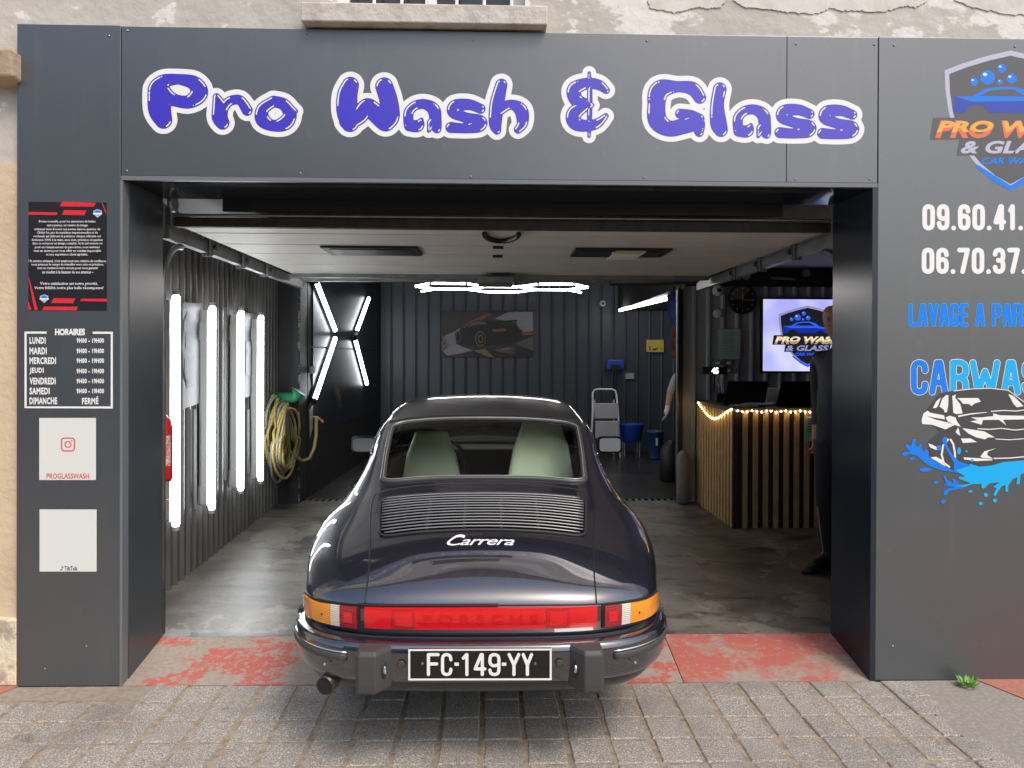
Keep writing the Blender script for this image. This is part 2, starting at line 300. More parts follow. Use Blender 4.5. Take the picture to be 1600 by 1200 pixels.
# red asphalt corners
q = [onZ(1522, 1063, 0), onZ(1600, 1138, 0)]
struct(MB().prism([(2.50, 3.858, -0.03), (2.60, 3.62, -0.03), (2.78, 3.2, -0.03), (2.95, 2.2, -0.03), (6, 2.2, -0.03), (6, 3.858, -0.03)], (0, 0, 0.034)).build('red_pavement', 'pinkpave'))
struct(MB().prism([(-2.36, 3.858, -0.03), (-2.44, 3.7, -0.03), (-2.85, 3.1, -0.03), (-6, 2.9, -0.03), (-6, 3.858, -0.03)], (0, 0, 0.034)).build('red_pavement', 'pinkpave'))
# threshold ramp and garage floor
M['red_floor_r'] = mat('strong_red_paint', (0.35, 0.28, 0.23), 0.85, noise=(45, (0.27, 0.22, 0.18), 0.4, 0.66, 8), bump=(50, 0.4, 0.01))
add_layer(M['red_floor_r'], 3.2, (0.45, 0.08, 0.06), 0.42, 0.52, 15, 0.8, (0.8, 1, 1), 7.7); add_layer(M['red_floor_r'], 26, (0.36, 0.27, 0.225), 0.56, 0.62, 12, 0.7, None, 31)
for xa, xb, m_ in ((-1.86, -.62, 'red_floor'), (-.615, .98, 'red_floor'), (.985, 1.96, 'red_floor_r')):
    struct(MB().hexa([(xa, 3.86, -0.2), (xb, 3.86, -0.2), (xb, 4.31, -0.2), (xa, 4.31, -0.2), (xa, 3.862, 0.0), (xb, 3.862, 0.0), (xb, 4.31, FZ), (xa, 4.31, FZ)]).build('threshold', m_))
struct(MB().box(-2.6, 4.4, 4.312, 8.38, -0.2, FZ).build('garage_floor', 'floor'))
struct(MB().box(-2.6, 4.4, 8.5, 13.2, -0.2, FZ).build('wash_bay_floor', 'wetfloor'))
struct(MB().box(-2.6, 4.4, 4.33, 8.30, 2.66, 2.76).build('garage_ceiling', 'ceil'))
struct(MB().box(-2.6, 4.4, 8.301, 13.2, 3.06, 3.16).build('wash_bay_ceiling', 'black'))
# drain grate between floor and wash bay
g = thing('drain_grate', 'dark steel drain grating set across the floor at the wash bay', 'drain', (0, 8.44, FZ))
b = MB().box(-2.06, 2.1, 8.382, 8.498, 0.0, 0.03); b.build('channel', 'black', g)
for k in range(58): MB().box(-2.05 + k*0.0715, -2.05 + k*0.0715 + 0.03, 8.386, 8.494, 0.06, FZ).build('bar', 'galv', g) if k < 58 else None

# ------------------------------------------------------------------ corrugated walls
def corrugated(name, a, bb, z0, z1, pitch, depth, m, label, side=1, rib=0.25):
    a, bb = Vector((*a, 0)), Vector((*bb, 0)); L = (bb-a).length; d = (bb-a)/L; n = Vector((-d.y, d.x, 0))*side
    pts = []; s = 0.0
    while s < L - 1e-6:
        for fr, dp in ((0, 0), (1-rib-0.12, 0), (1-rib, 1), (1-0.12, 1)):
            q = s + fr*pitch
            if q < L: pts.append(a + d*q + n*depth*dp)
        s += pitch
    pts.append(bb)
    b = MB(); N = len(pts)
    b.add([p + Vector((0, 0, z0)) for p in pts] + [p + Vector((0, 0, z1)) for p in pts], [(i, i+1, i+1+N, i+N) for i in range(N-1)])
    b.hexa([a + Vector((0, 0, z0)) - n*0.002, bb + Vector((0, 0, z0)) - n*0.002, bb - n*0.1 + Vector((0, 0, z0)), a - n*0.1 + Vector((0, 0, z0)), a + Vector((0, 0, z1)) - n*0.002, bb + Vector((0, 0, z1)) - n*0.002, bb - n*0.1 + Vector((0, 0, z1)), a - n*0.1 + Vector((0, 0, z1))])
    o = b.build(name, m, fix=False); tag(o, label, 'wall'); return o
LWA, LWB = (-2.15, 4.33), (-2.31, 8.22)
corrugated('corrugated_wall', LWA, LWB, FZ, 2.655, 0.125, 0.022, 'corr', 'grey corrugated sheet wall behind the four upright light tubes', -1)
corrugated('corrugated_wall', (-1.9, 13.0), (4.3, 13.0), FZ, 3.05, 0.21, 0.025, 'corrb', 'blue-grey corrugated sheet wall at the far end behind the racing car picture', -1, 0.1)
M['corrl'] = mat('lit_office_sheet', (0.34, 0.345, 0.35), 0.4)  # lighter copy of the anthracite sheet; the office light is put into its colour
corrugated('corrugated_wall', (2.09, 8.34), (4.3, 8.34), FZ, 2.45, 0.16, 0.025, 'corrl', 'grey corrugated sheet wall behind the counter with clock and screen', -1)
o = MB().box(2.09, 4.3, 8.30, 8.335, 2.45, 2.655).build('wall_band', 'black'); tag(o, 'black band along the top of the wall above the clock', 'wall')
o = MB().box(4.3, 4.42, 4.33, 13.1, FZ, 3.05).build('side_wall', 'pier'); tag(o, 'dark side wall of the garage hidden behind the right jamb', 'wall')
g = thing('painted_pier', 'dark painted wall pier with chipped edge beside the hose', 'pier', (-2.2, 8.3, FZ))
MB().box(-2.42, -2.075, 8.225, 8.6, FZ, 3.05).build('pier', 'pier', g)
MB().tube([(-2.073 + 0.004*math.sin(z*9), 8.223, z) for z in [FZ + 0.05*k for k in range(52)]], [0.006 + 0.008*abs(math.sin(k*1.7)*math.sin(k*.6)) for k in range(52)], 6).build('chipped_corner', 'chip', g)
# left wall of the wash bay
BWA, BWB = Vector((-2.07, 8.6, 0)), Vector((-1.9, 13.0, 0)); bwn = Vector((BWB.y-BWA.y, -(BWB.x-BWA.x), 0)).normalized()
o = MB().hexa([BWA-bwn*.2+Vector((0,0,FZ)), BWB-bwn*.2+Vector((0,0,FZ)), BWB+Vector((0,0,FZ)), BWA+Vector((0,0,FZ)), BWA-bwn*.2+Vector((0,0,3.05)), BWB-bwn*.2+Vector((0,0,3.05)), BWB+Vector((0,0,3.05)), BWA+Vector((0,0,3.05))]).build('wash_bay_wall', 'pier'); tag(o, 'black side wall of the wash bay carrying the X-shaped lights', 'wall')
o = MB().box(-2.4, 2.06, 8.302, 8.36, 2.62, 3.05).build('header_beam', 'black'); tag(o, 'black header beam above the wash bay behind the raised door', 'beam')
o = MB().box(2.14, 4.2, 9.0, 12.95, 2.47, 3.04).build('ceiling_box', 'black'); tag(o, 'dark boxed-in duct under the ceiling at the far right', 'duct')

# ------------------------------------------------------------------ building above and neighbours
g = thing('upper_building', 'old beige plastered upper wall with stone sill window above the shop fascia', 'building', (0, 4.0, 3.3))
wx0, wx1, wz0, wz1 = -0.83, 0.16, 3.41, 4.75
b = MB()
Yw = 3.92
b.box(-7, wx0, Yw, 4.3, 2.62, 5.9).box(wx1, 7, Yw, 4.3, 2.62, 5.9).box(wx0, wx1, Yw, 4.3, 2.62, wz0).box(wx0, wx1, Yw, 4.3, wz1, 5.9)
b.build('wall', 'plaster', g)
MB().box(-7, 7, 3.72, 4.3, 5.9, 6.1).build('cornice', 'stone', g, bevel=0.02)
s0, s1 = P(475, 20, 3.8).x, P(854, 20, 3.8).x
MB().hexa([(s0, 3.80, 3.315), (s1, 3.80, 3.315), (s1, Yw-.002, 3.315), (s0, Yw-.002, 3.315), (s0, 3.79, 3.405), (s1, 3.79, 3.405), (s1, Yw-.002, 3.42), (s0, Yw-.002, 3.42)]).build('window_sill', 'stone', g, bevel=0.006)
wn = MB().box(wx0, wx1, 4.12, 4.16, wz0, wz1).build('window', 'wglass', g)
wn['base'] = g['base']
fb = MB()
for x in (wx0+.03, (wx0+wx1)/2, wx1-.03): fb.box(x-.03, x+.03, 4.08, 4.119, wz0, wz1)
for z in (wz0+.03, 4.2, wz1-.03): fb.box(wx0, wx1, 4.085, 4.118, z-.025, z+.025)
fb.build('frame', 'white', wn)
for k in range(7):
    x = wx0 + 0.07 + k*0.142; MB().tube([(x, 3.96, wz0+.005), (x, 3.96, 4.2)], 0.009, 6).build('railing_bar', 'white', g)
MB().box(wx0, wx1, 3.945, 3.975, 4.2, 4.225).build('railing_top', 'white', g)
for (xa, xb) in ((-4.6, -3.4), (3.0, 4.0)):
    MB().box(xa, xb, 3.905, 3.919, 3.9, 5.3).build('shuttered_window', 'opp2', g)
# peeled plaster flakes standing proud along the top right
for pts in ([(1015,-8),(1020,4),(1040,8),(1058,12),(1075,9),(1090,3),(1110,5),(1130,4),(1140,-8)], [(1150,-8),(1165,2),(1190,6),(1215,8),(1240,12),(1275,14),(1292,11),(1305,4),(1325,9),(1350,8),(1385,11),(1405,6),(1425,1),(1440,3),(1455,-3),(1460,-8)], [(1500,-8),(1530,4),(1560,9),(1590,16),(1620,14),(1680,6),(1680,-8)]):
    rg = []
    for (xa_, ya_), (xb_, yb_) in zip(pts, pts[1:]):
        for q_ in range(7): rg.append((xa_ + (xb_-xa_)*q_/7 + rnd.uniform(-.8, .8), ya_ + (yb_-ya_)*q_/7 + rnd.uniform(-1.6, 1.6)))
    rg.append(pts[-1])
    MB().prism([P(x, y, Yw-.006) for x, y in rg], (0, .005, 0)).build('peeling_paint', mat('flaking_white_paint', (0.7, 0.665, 0.6), 0.85, noise=(9, (.6, .56, .49), .45, .65, 9), bump=(30, .3, .008)), g)
g = thing('neighbour_house', 'beige rendered house wall with stone corbel at the left edge', 'house', (-3, 3.95, 0))
MB().box(-7, -2.375, 3.90, 4.4, 0.34, 2.619).build('wall', 'beige', g)
MB().box(-7, -2.369, 3.86, 4.4, 0, 0.338).build('plinth', 'plinth', g, bevel=0.01)
c0 = P(0, 85, 3.83).z; c1 = P(0, 126, 3.83).z
MB().hexa([(-3.2, 3.80, c1), (-2.352, 3.80, c1), (-2.352, 3.94, c1-.02), (-3.2, 3.94, c1-.02), (-3.2, 3.77, c0), (-2.352, 3.77, c0), (-2.352, 3.94, c0), (-3.2, 3.94, c0)]).build('corbel', mat('corbel_stone', (0.5, 0.39, 0.27), .9, bump=(16, .6, .02)), g, bevel=0.012)

# ------------------------------------------------------------------ grey cladding of the shopfront
g = thing('shopfront_cladding', 'dark grey panel cladding around the garage opening', 'cladding', (0, 3.9, 0))
ZT, ZS = 3.305, 2.555
def panel(name, x0, x1, z0, z1, y=YF, d=0.055, m='clad'): return MB().box(x0, x1, y, y+d, z0, z1).build(name, m, g, bevel=0.0025)
panel('pillar_panel', -2.372, -1.862, 0.0, ZT, YF, 0.058)
panel('fascia_panel', -1.858, 1.497, ZS, ZT-.004)
panel('fascia_panel', 1.4985, 1.969, ZS, ZT-.004)
panel('pillar_panel', 1.973, 3.6, 0.0, ZT, YF, 0.058)
panel('pillar_panel', 3.603, 6.4, 0.0, ZT, YF, 0.058)
MB().box(-1.858, 1.969, YF-.004, YF+.02, ZS-.022, ZS-.001).build('edge_trim', 'edge', g)
MB().box(-1.861, -1.845, YF+.06, 4.312, 0.0, ZS-.02).build('jamb_panel', 'reveal', g)
MB().box(-1.861, -1.849, YF-.003, YF+.0595, 0.0, ZS-.023).build('corner_trim', 'edge', g)
MB().box(1.945, 1.972, YF-.002, 4.312, 0.0, ZS-.023).build('jamb_panel', mat('shaded_right_jamb', (0.016, 0.022, 0.03), 0.25), g)  # shade of the right reveal put into a darker base colour
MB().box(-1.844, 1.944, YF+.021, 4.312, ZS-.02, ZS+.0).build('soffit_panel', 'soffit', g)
MB().box(-1.9, 2.0, YF+.06, 4.32, ZS+.02, 2.66).build('lintel', 'black', g)
MB().box(-2.37, -1.863, 3.92, 4.33, 0, 2.655).build('pier_core', 'black', g); MB().box(1.975, 4.4, 3.925, 4.328, 0, 2.655).build('pier_core', 'black', g)
sm = MB().lathe([(0.006, 0), (0.006, 0.002), (0.003, 0.004)], (0, 0, 0), (0, -1, 0), 10)
for px, py in ((199,48),(198,267),(469,271),(735,276),(479,52),(739,63),(1011,64),(1244,69),(1006,277),(1243,280),(1359,280),(1366,70),(1397,71),(1586,73),(170,56),(70,1045),(135,1010),(1395,1010)):
    p = P(px, py, YF); MB().add([Vector(v) + p for v in sm.v], sm.f).build('screw', 'screw', g)

# ------------------------------------------------------------------ lettering: bubble letters from strokes
def chains(org, sc, lst): return [[(org[0]+x*sc, org[1]+y*sc, r*sc) for x, y, r in ch] for ch in lst]
Z1, Z2, Z3 = (0, 0), (400, 0), (800, 0)
LA = [[(795,640,27),(796,585,27),(830,550,26),(880,543,27),(925,570,34),(935,620,32),(940,665,27),(952,682,10)], [(900,682,10),(915,640,25)], [(800,655,30),(845,655,31),(862,622,10)]]
LS = [[(1170,567,26),(1110,545,29),(1040,552,34),(1030,585,32),(1090,612,28),(1160,632,36),(1158,650,40),(1100,668,27),(1015,664,29)]]
def sh(l, dx, dy): return [[(x+dx, y+dy, r) for x, y, r in ch] for ch in l]
WORDS = [
 ('Pro', [chains(Z1, .3, [[(930,412,27),(1010,432,38),(1038,485,47),(985,530,36),(905,520,34),(830,480,60),(855,425,38),(930,412,27)], [(832,490,64),(832,570,60),(852,625,46)]]),
          chains(Z1, .3, [[(1128,505,20),(1145,560,40),(1145,610,42),(1160,640,36)], [(1165,565,26),(1195,528,26),(1250,522,26),(1288,575,29)]]),
          chains(Z1, .3, [[(1425,528,30),(1480,545,32),(1510,595,36),(1485,640,40),(1425,655,30),(1370,625,38),(1368,570,34),(1425,528,30)], [(1480,540,28),(1540,580,13)]])]),
 ('Wash', [chains(Z2, .3, [[(492,445,45),(475,500,54),(475,580,56),(490,640,48)], [(485,625,54),(540,600,46),(580,555,44),(625,590,50),(670,620,60)], [(668,450,47),(690,520,48),(700,600,50),(675,630,55)]]),
           chains(Z2, .3, LA), chains(Z2, .3, LS),
           chains(Z2, .3, [[(1278,442,32),(1255,540,38),(1246,640,34),(1255,680,22)], [(1265,570,34),(1330,545,26),(1380,575,36),(1388,640,30),(1365,675,22)]])]),
 ('and', [chains(Z3, .3, [[(490,470,20),(450,442,28),(390,435,30),(325,465,38),(335,520,36),(385,545,30),(420,548,10)], [(380,550,30),(325,590,40),(325,635,38),(370,655,32),(440,645,27),(488,605,16)], [(402,380,9),(405,480,14),(404,600,14),(401,710,9)]])]),
 ('Glass', [chains(Z3, .3, [[(978,508,33),(940,462,36),(860,452,30),(770,470,52),(752,550,47),(760,630,50),(820,670,42),(900,655,42),(960,640,42),(975,690,24)], [(875,592,26),(930,600,28),(975,620,28)]]),
            chains(Z3, .3, [[(1082,465,36),(1068,550,36),(1075,640,44),(1088,678,36)]]),
            chains(Z3, .3, sh(LA, 382, 28)), chains(Z3, .3, sh(LS, 380, 27)), chains(Z3, .3, sh(LS, 602, 31))])]
def sdf(chs, X, Y):
    D = np.full(X.shape, 1e9)
    for ch in chs:
        # smooth the chain
        pts = np.array(ch); n = len(pts); out = []
        for i in range(n-1):
            p0, p1, p2, p3 = pts[max(i-1, 0)], pts[i], pts[i+1], pts[min(i+2, n-1)]
            for t in np.linspace(0, 1, 6, endpoint=False):
                out.append(0.5*((2*p1) + (p2-p0)*t + (2*p0-5*p1+4*p2-p3)*t*t + (3*p1-p0-3*p2+p3)*t**3))
        out.append(pts[-1]); out = np.array(out)
        for a, b in zip(out[:-1], out[1:]):
            dx, dy = b[0]-a[0], b[1]-a[1]; l2 = dx*dx + dy*dy + 1e-9
            t = np.clip(((X-a[0])*dx + (Y-a[1])*dy)/l2, 0, 1)
            D = np.minimum(D, np.hypot(X-a[0]-t*dx, Y-a[1]-t*dy) - (a[2] + t*(b[2]-a[2])))
    return D
def islands(b, name, m, parent):      # every separate piece its own part
    par = list(range(len(b.v)))
    def find(i):
        while par[i] != i: par[i] = par[par[i]]; i = par[i]
        return i
    for f in b.f:
        for i in f[1:]: par[find(i)] = find(f[0])
    gr_ = {}
    for f in b.f: gr_.setdefault(find(f[0]), []).append(f)
    for fs in gr_.values():
        if len(fs) < 4: continue
        ids = sorted({i for f in fs for i in f}); mp = {i: k for k, i in enumerate(ids)}
        MB().add([b.v[i] for i in ids], [tuple(mp[i] for i in f) for f in fs]).build(name, m, parent, fix=False)
AT = [(0,.22),(.12,.06),(.5,0),(.88,.06),(1,.22)]; AB = [(1,.78),(.88,.94),(.5,1),(.12,.94),(0,.78)]
GLY = {'0': [AT, AB, [(0,.22),(0,.78)], [(1,.22),(1,.78)]], '9': [AT, AB, [(0,.22),(0,.36)], [(0,.36),(.12,.5),(.5,.56),(1,.5)], [(1,.22),(1,.78)]], '6': [AT, AB, [(0,.22),(0,.78)], [(0,.5),(.5,.44),(.88,.5),(1,.64)], [(1,.64),(1,.78)]],
       '4': [[(.62,0),(0,.72)], [(0,.72),(1,.72)], [(.74,0),(.74,1)]], '1': [[(.05,.18),(.55,0)], [(.6,0),(.6,1)]], '7': [[(0,0),(1,0)], [(1,0),(.38,1)]], '.': [[(.3,1),(.5,1)]],
       '3': [[(0,.2),(.12,.05),(.5,0),(.88,.06),(1,.22),(1,.32),(.85,.46),(.4,.48)], [(.4,.48),(.85,.5),(1,.66),(1,.8),(.88,.94),(.5,1),(.12,.95),(0,.8)]],
       'A': [[(0,1),(.38,0)],[(.38,0),(.62,0)],[(.62,0),(1,1)],[(.15,.68),(.85,.68)]], 'R': [[(0,0),(0,1)],[(0,0),(.6,0),(.95,.1),(1,.25),(.95,.4),(.6,.5),(0,.5)],[(.55,.5),(.9,.6),(1,.75),(1,1)]], 'W': [[(0,0),(.22,1)],[(.22,1),(.5,.3)],[(.5,.3),(.78,1)],[(.78,1),(1,0)]], 'S': [[(1,.22),(.88,.06),(.5,0),(.12,.06),(0,.22),(0,.32),(.15,.44),(.5,.5),(.85,.57),(1,.68),(1,.78),(.88,.94),(.5,1),(.12,.94),(0,.78)]], 'H': [[(0,0),(0,1)],[(1,0),(1,1)],[(0,.5),(1,.5)]], 'L': [[(0,0),(0,1)],[(0,1),(1,1)]], 'V': [[(0,0),(.5,1)],[(.5,1),(1,0)]], 'G': [AT, AB, [(0,.22),(0,.78)],[(1,.78),(1,.55)],[(1,.55),(.6,.55)]], 'E': [[(0,0),(0,1)],[(0,0),(1,0)],[(0,.5),(.85,.5)],[(0,1),(1,1)]], 'P': [[(0,0),(0,1)],[(0,0),(.6,0),(.95,.1),(1,.27),(.95,.45),(.6,.55),(0,.55)]], 'I': [[(.5,0),(.5,1)]], 'T': [[(0,0),(1,0)],[(.5,0),(.5,1)]],
       'F': [[(0,0),(0,1)], [(0,0),(1,0)], [(0,.47),(.85,.47)]], 'C': [AT, AB, [(0,.22),(0,.78)], [(1,.22),(1,.26)], [(1,.78),(1,.74)]], 'Y': [[(0,0),(.5,.52)], [(1,0),(.5,.52)], [(.5,.52),(.5,1)]], '-': [[(0,.55),(1,.55)]]}
def glyph(ch, box, r, Yp, m, parent, name, pt=None):
    x0, y0, x1, y1 = box; chs = [[(x0+r + x*(x1-x0-2*r), y0+r + y*(y1-y0-2*r), r) for x, y in c] for c in GLY[ch]]
    gx = np.arange(x0-2, x1+3, .5); gy = np.arange(y0-2, y1+3, .5); X, Yg = np.meshgrid(gx, gy)
    return field_mesh(sdf(chs, X, Yg), gx, gy, Yp, pt).build(name, m, parent, fix=False)
def field_mesh(D, gx, gy, Yp, pt=None):      # polygons where D < 0
    b = MB(); ins = D < 0; ny, nx = D.shape; idx = {}
    def vert(key, x, y):
        if key not in idx: idx[key] = len(b.v); b.v.append(tuple((pt or P)(x, y, Yp)))
        return idx[key]
    for j in range(ny-1):
        i = 0
        while i < nx-1:
            c = (ins[j,i], ins[j,i+1], ins[j+1,i+1], ins[j+1,i])
            if all(c):
                k = i
                while k < nx-2 and ins[j,k+2] and ins[j+1,k+2]: k += 1
                b.f.append((vert((j,i), gx[i], gy[j]), vert((j+1,i), gx[i], gy[j+1]), vert((j+1,k+1), gx[k+1], gy[j+1]), vert((j,k+1), gx[k+1], gy[j]))); i = k+1; continue
            if any(c):
                cs = ((j,i),(j+1,i),(j+1,i+1),(j,i+1)); poly = []
                for q in range(4):
                    a, bb = cs[q], cs[(q+1) % 4]; da, db = D[a], D[bb]
                    if da < 0: poly.append(vert(a, gx[a[1]], gy[a[0]]))
                    if (da < 0) != (db < 0):
                        t = da/(da-db); poly.append(vert(tuple(sorted((a, bb))), gx[a[1]] + t*(gx[bb[1]]-gx[a[1]]), gy[a[0]] + t*(gy[bb[0]]-gy[a[0]])))
                if len(poly) > 2: b.f.append(tuple(poly))
            i += 1
    return b
sg = thing('shop_sign_lettering', 'big violet-blue bubble letters with white outline on the grey fascia', 'sign', tuple(P(780, 170, YF)))
for wname, letters in WORDS:
    allc = [c for l in letters for c in l]
    xs = [p[0] for c in allc for p in c]; ys = [p[1] for c in allc for p in c]
    gx = np.arange(min(xs)-30, max(xs)+30, 1.0); gy = np.arange(min(ys)-30, max(ys)+30, 1.0); X, Yg = np.meshgrid(gx, gy)
    ds = [sdf(l, X, Yg) for l in letters]
    back = field_mesh(np.minimum.reduce(ds) - 8.0, gx, gy, YF-0.0006).build('white_outline', 'white', sg, fix=False); back['base'] = sg['base']
    for n_, d in enumerate(ds):
        others = [q for k, q in enumerate(ds) if k < n_]
        dd = d if not others else np.maximum(d, 1.2 - np.minimum.reduce(others))
        field_mesh(dd, gx, gy, YF-0.0012).build('letter', 'blue', back, fix=False)
        gyv, gxv = np.gradient(d)
        nl = np.hypot(gxv, gyv) + 1e-6
        hl = np.full(d.shape, 9.0)
        for ang, wd in ((R(215), .62), (R(-40), .30), (R(40), .5)):
            dot = (gxv*math.cos(ang) + gyv*math.sin(ang))/nl
            hl = np.minimum(hl, np.maximum(np.abs(d + 3.0) - 1.0, (math.cos(wd) - dot)*30))
        islands(field_mesh(np.maximum(hl, dd + 1.5), gx, gy, YF-0.0018), 'highlight', 'white', back)

# ------------------------------------------------------------------ shield logo
def logo(apex, s, Yp, parent, dy=0.0003, glow=None, ref=None):
    ax, ay = apex
    mk = glow or (lambda n: M[n])
    pt = ref or (lambda x, y, Y: P(x, y, Y))
    def T(l): return [(ax + x*s, ay + y*s) for x, y in l]
    def pl(name, pts, layer, m): return MB().poly([pt(x, y, Yp - layer*dy) for x, y in T(pts)]).build(name, mk(m), parent, fix=False)
    def tx(name, body, box, layer, m, bold=.03, shear=.25, vmin=0, vmax=1):
        uv, fs, _ = text_mesh(body, bold, shear, 3)
        x0, y0, x1, y1 = box
        return MB().add([pt(ax + (x0 + u*(x1-x0))*s, ay + (y1 + v*(y0-y1))*s, Yp - layer*dy) for u, v in uv], fs).build(name, mk(m), parent, fix=False)
    def sym(l): return l + [(-x, y) for x, y in reversed(l) if abs(x) > .01]
    sh_o = [(0,0), (-35,8), (-75,20), (-103,31), (-102,60), (-97,95), (-88,125), (-72,155), (-50,182), (-25,203), (0,217)]
    sh_i = [(x*.93, 8 + (y)*.925) for x, y in sh_o]
    pl('shield_rim', sym(sh_o), 1, 'logogrey'); pl('shield', sym(sh_i), 2, 'logodark')
    pl('rim_shine', [(-55,182),(-25,206),(0,219),(25,206),(55,182),(52,178),(0,211),(-52,178)], 2.5, 'cyan')
    for x, y, r in ((-36,42,11.5),(-14,28,7),(1.5,44,8),(-57,49,6.5),(-16.5,49,4)):
        pl('bubble', [(x+r*math.cos(k*math.pi/9), y+r*math.sin(k*math.pi/9)) for k in range(18)], 3, 'cyan')
        pl('bubble_shine', [(x-r*.35+r*.3*math.cos(k*math.pi/5), y-r*.4+r*.22*math.sin(k*math.pi/5)) for k in range(10)], 4, 'white')
    pl('car_body', [(-87,72),(-60,72),(-40,60),(-18,56.5),(5,57),(25,62),(42,74),(70,80),(84,88),(86,98),(60,98),(52,90),(40,89),(30,98),(-34,97),(-42,87),(-54,84),(-66,88),(-72,97),(-88,98),(-90,88)], 3, 'logonavy')
    pl('car_shoulder', [(-87,72),(-60,72),(-40,60),(-18,56.5),(5,57),(25,62),(42,74),(70,80),(84,88),(30,79),(-60,80)], 4, 'cyan')
    pl('car_window', [(-48,71),(-34,63),(-15,60.5),(5,61),(24,72)], 5, 'logodark')
    pl('name_backing', [(-121,105),(122,105),(116,139),(-126,139)], 3, 'logodark'); pl('name_backing', [(-80,139.2),(82,139.2),(76,164),(-84,164)], 3, 'logodark')
    tx('lettering', 'PRO WASH', (-118,109,116,137), 4.2, 'orange', .045); tx('lettering', 'PRO WASH', (-116,110,118,128), 5.2, 'gold', .04)
    tx('lettering', '& GLASS', (-78,141,74,161), 4, 'logogrey', .035); tx('lettering', 'CAR WASH', (-45,167,48,178), 4, 'cyan', .035)
ob = thing('logo_sticker', 'shield logo sticker with blue car and bubbles on the right panel', 'sticker', tuple(P(1579, 190, YF)))
logo((1579, 79), 1.0, YF, ob)

ob = thing('phone_number_lettering', 'two white phone numbers on the right grey panel', 'lettering', tuple(P(1560, 375, YF)))
for row, (y0, y1, xo) in (('09.60.41.', (319, 360, 0)), ('06.70.37.', (387, 428, -1))):
    x = 1441 + xo
    for ch in row:
        wd = 7.5 if ch == '.' else (13.5 if ch == '1' else 19.8); glyph(ch, (x, y0, x+wd, y1), 3.7, YF-0.0006, 'white', ob, 'digit'); x += wd + 2.8
ob = thing('price_lettering', 'blue dripping letters below the phone numbers', 'lettering', tuple(P(1560, 492, YF)))
x = 1420
for ch in 'LAVAGE A PARTIR':
    if ch == ' ': x += 9.5; continue
    wd = 8 if ch == 'I' else (13 if ch in 'LE' else 15.6)
    glyph(ch, (x-.7, 473.6, x+wd+.7, 511), 3.4, YF-.0008, 'cyan2', ob, 'letter_outline'); glyph(ch, (x, 474.4, x+wd, 510.2), 2.7, YF-.0012, 'cyan', ob, 'letter'); x += wd + .9

ob = thing('car_wash_sticker', 'sticker of a black and white car in a blue splash', 'sticker', tuple(P(1560, 680, YF)))
zz = lambda l: [(1400 + x/4.8, 550 + y/4.8) for x, y in l]
for ch, xa, xb, mt_ in (('C',110,240,'cyan'),('A',248,390,'cyan'),('R',405,545,'cyan2'),('W',553,780,'cyan2'),('A',788,935,'cyan2'),('S',943,1075,'cyan2'),('H',1088,1222,'cyan2')):
    (ax_, ay_), (bx_, by_) = zz([(xa, 58), (xb, 322)])
    glyph(ch, (ax_-.8, ay_-.8, bx_+.8, by_+.8), 5.6, YF-.0008, 'white', ob, 'letter_outline'); glyph(ch, (ax_, ay_, bx_, by_), 4.8, YF-.0012, mt_, ob, 'letter')
decal('car_shape', zz([(190,540),(190,500),(240,420),(300,345),(340,305),(430,290),(560,272),(700,265),(840,280),(960,370),(1100,440),(1200,500),(1230,600),(1210,720),(1120,790),(960,812),(720,850),(560,860),(430,880),(340,860),(260,790),(235,680),(280,640),(330,600),(270,545)]), YF-.0016, mat('sticker_charcoal', (0.06, 0.06, 0.063), .4), ob)
for l in ([(190,510),(205,460),(235,440),(255,455),(360,475),(365,505),(300,495),(225,478),(290,505),(380,527),(440,547),(415,557),(370,580),(270,545),(195,540)], [(275,420),(300,370),(335,340),(315,400),(300,420)], [(325,410),(345,350),(375,322),(392,325),(390,400),(380,450),(365,455),(355,430)], [(420,330),(450,318),(440,340),(455,360),(480,390),(497,460),(450,465),(428,455)],
          [(455,345),(615,345),(635,372),(590,385),(565,405),(545,390),(500,388),(480,362)], [(370,490),(400,478),(445,490),(455,520),(485,560),(430,545),(385,520)], stroke([(465,482),(560,464),(680,452)], [12,9,4]), stroke([(710,445),(800,438),(900,442),(960,435),(1080,450)], 7),
          [(560,490),(640,490),(730,480),(725,460),(780,475),(960,478),(1060,485),(960,505),(800,508),(825,550),(770,508),(650,510),(640,545),(555,520),(610,510)], stroke([(610,575),(700,580),(790,572),(890,585),(960,578),(1090,590)], 7), [(495,570),(560,580),(660,595),(740,640),(690,640),(665,655),(600,640),(540,610)], stroke([(745,652),(850,658),(960,650),(1100,655)], 6),
          [(485,648),(560,648),(605,675),(500,682)], [(630,785),(660,745),(750,720),(690,745),(680,770),(725,800),(650,795)], [(505,790),(600,795),(720,805),(720,812),(600,818),(510,805)], [(840,315),(880,330),(955,405),(905,415),(880,390)], [(240,685),(270,695),(330,725),(300,735),(255,715)], [(255,790),(300,785),(345,810),(370,860),(300,815)],
          stroke([(430,292),(560,277),(700,271),(840,287),(960,376)], 6), [(445,600),(465,565),(482,630),(460,615)], stroke([(730,798),(850,795),(960,785),(1100,770)], 8), stroke([(392,652),(352,700),(341,770),(357,830),(402,865)], 14), stroke([(405,652),(428,690),(441,760),(441,820),(470,860)], 14), [(1090,600),(1180,590),(1200,640),(1120,650)], [(1000,400),(1060,430),(1030,440)]):
    decal('highlight_patch', zz(l), YF-.0020, 'white', ob)
decal('splash', zz([(40,770),(55,750),(110,745),(70,720),(68,690),(110,705),(125,650),(148,655),(140,700),(170,710),(175,678),(188,685),(190,730),(210,745),(220,728),(240,740),(245,790),(300,815),(360,860),(430,890),(520,915),(530,930),(460,905),(330,885),(230,845),(180,800),(150,775),(110,765),(60,780)]), YF-.0024, 'cyan', ob)
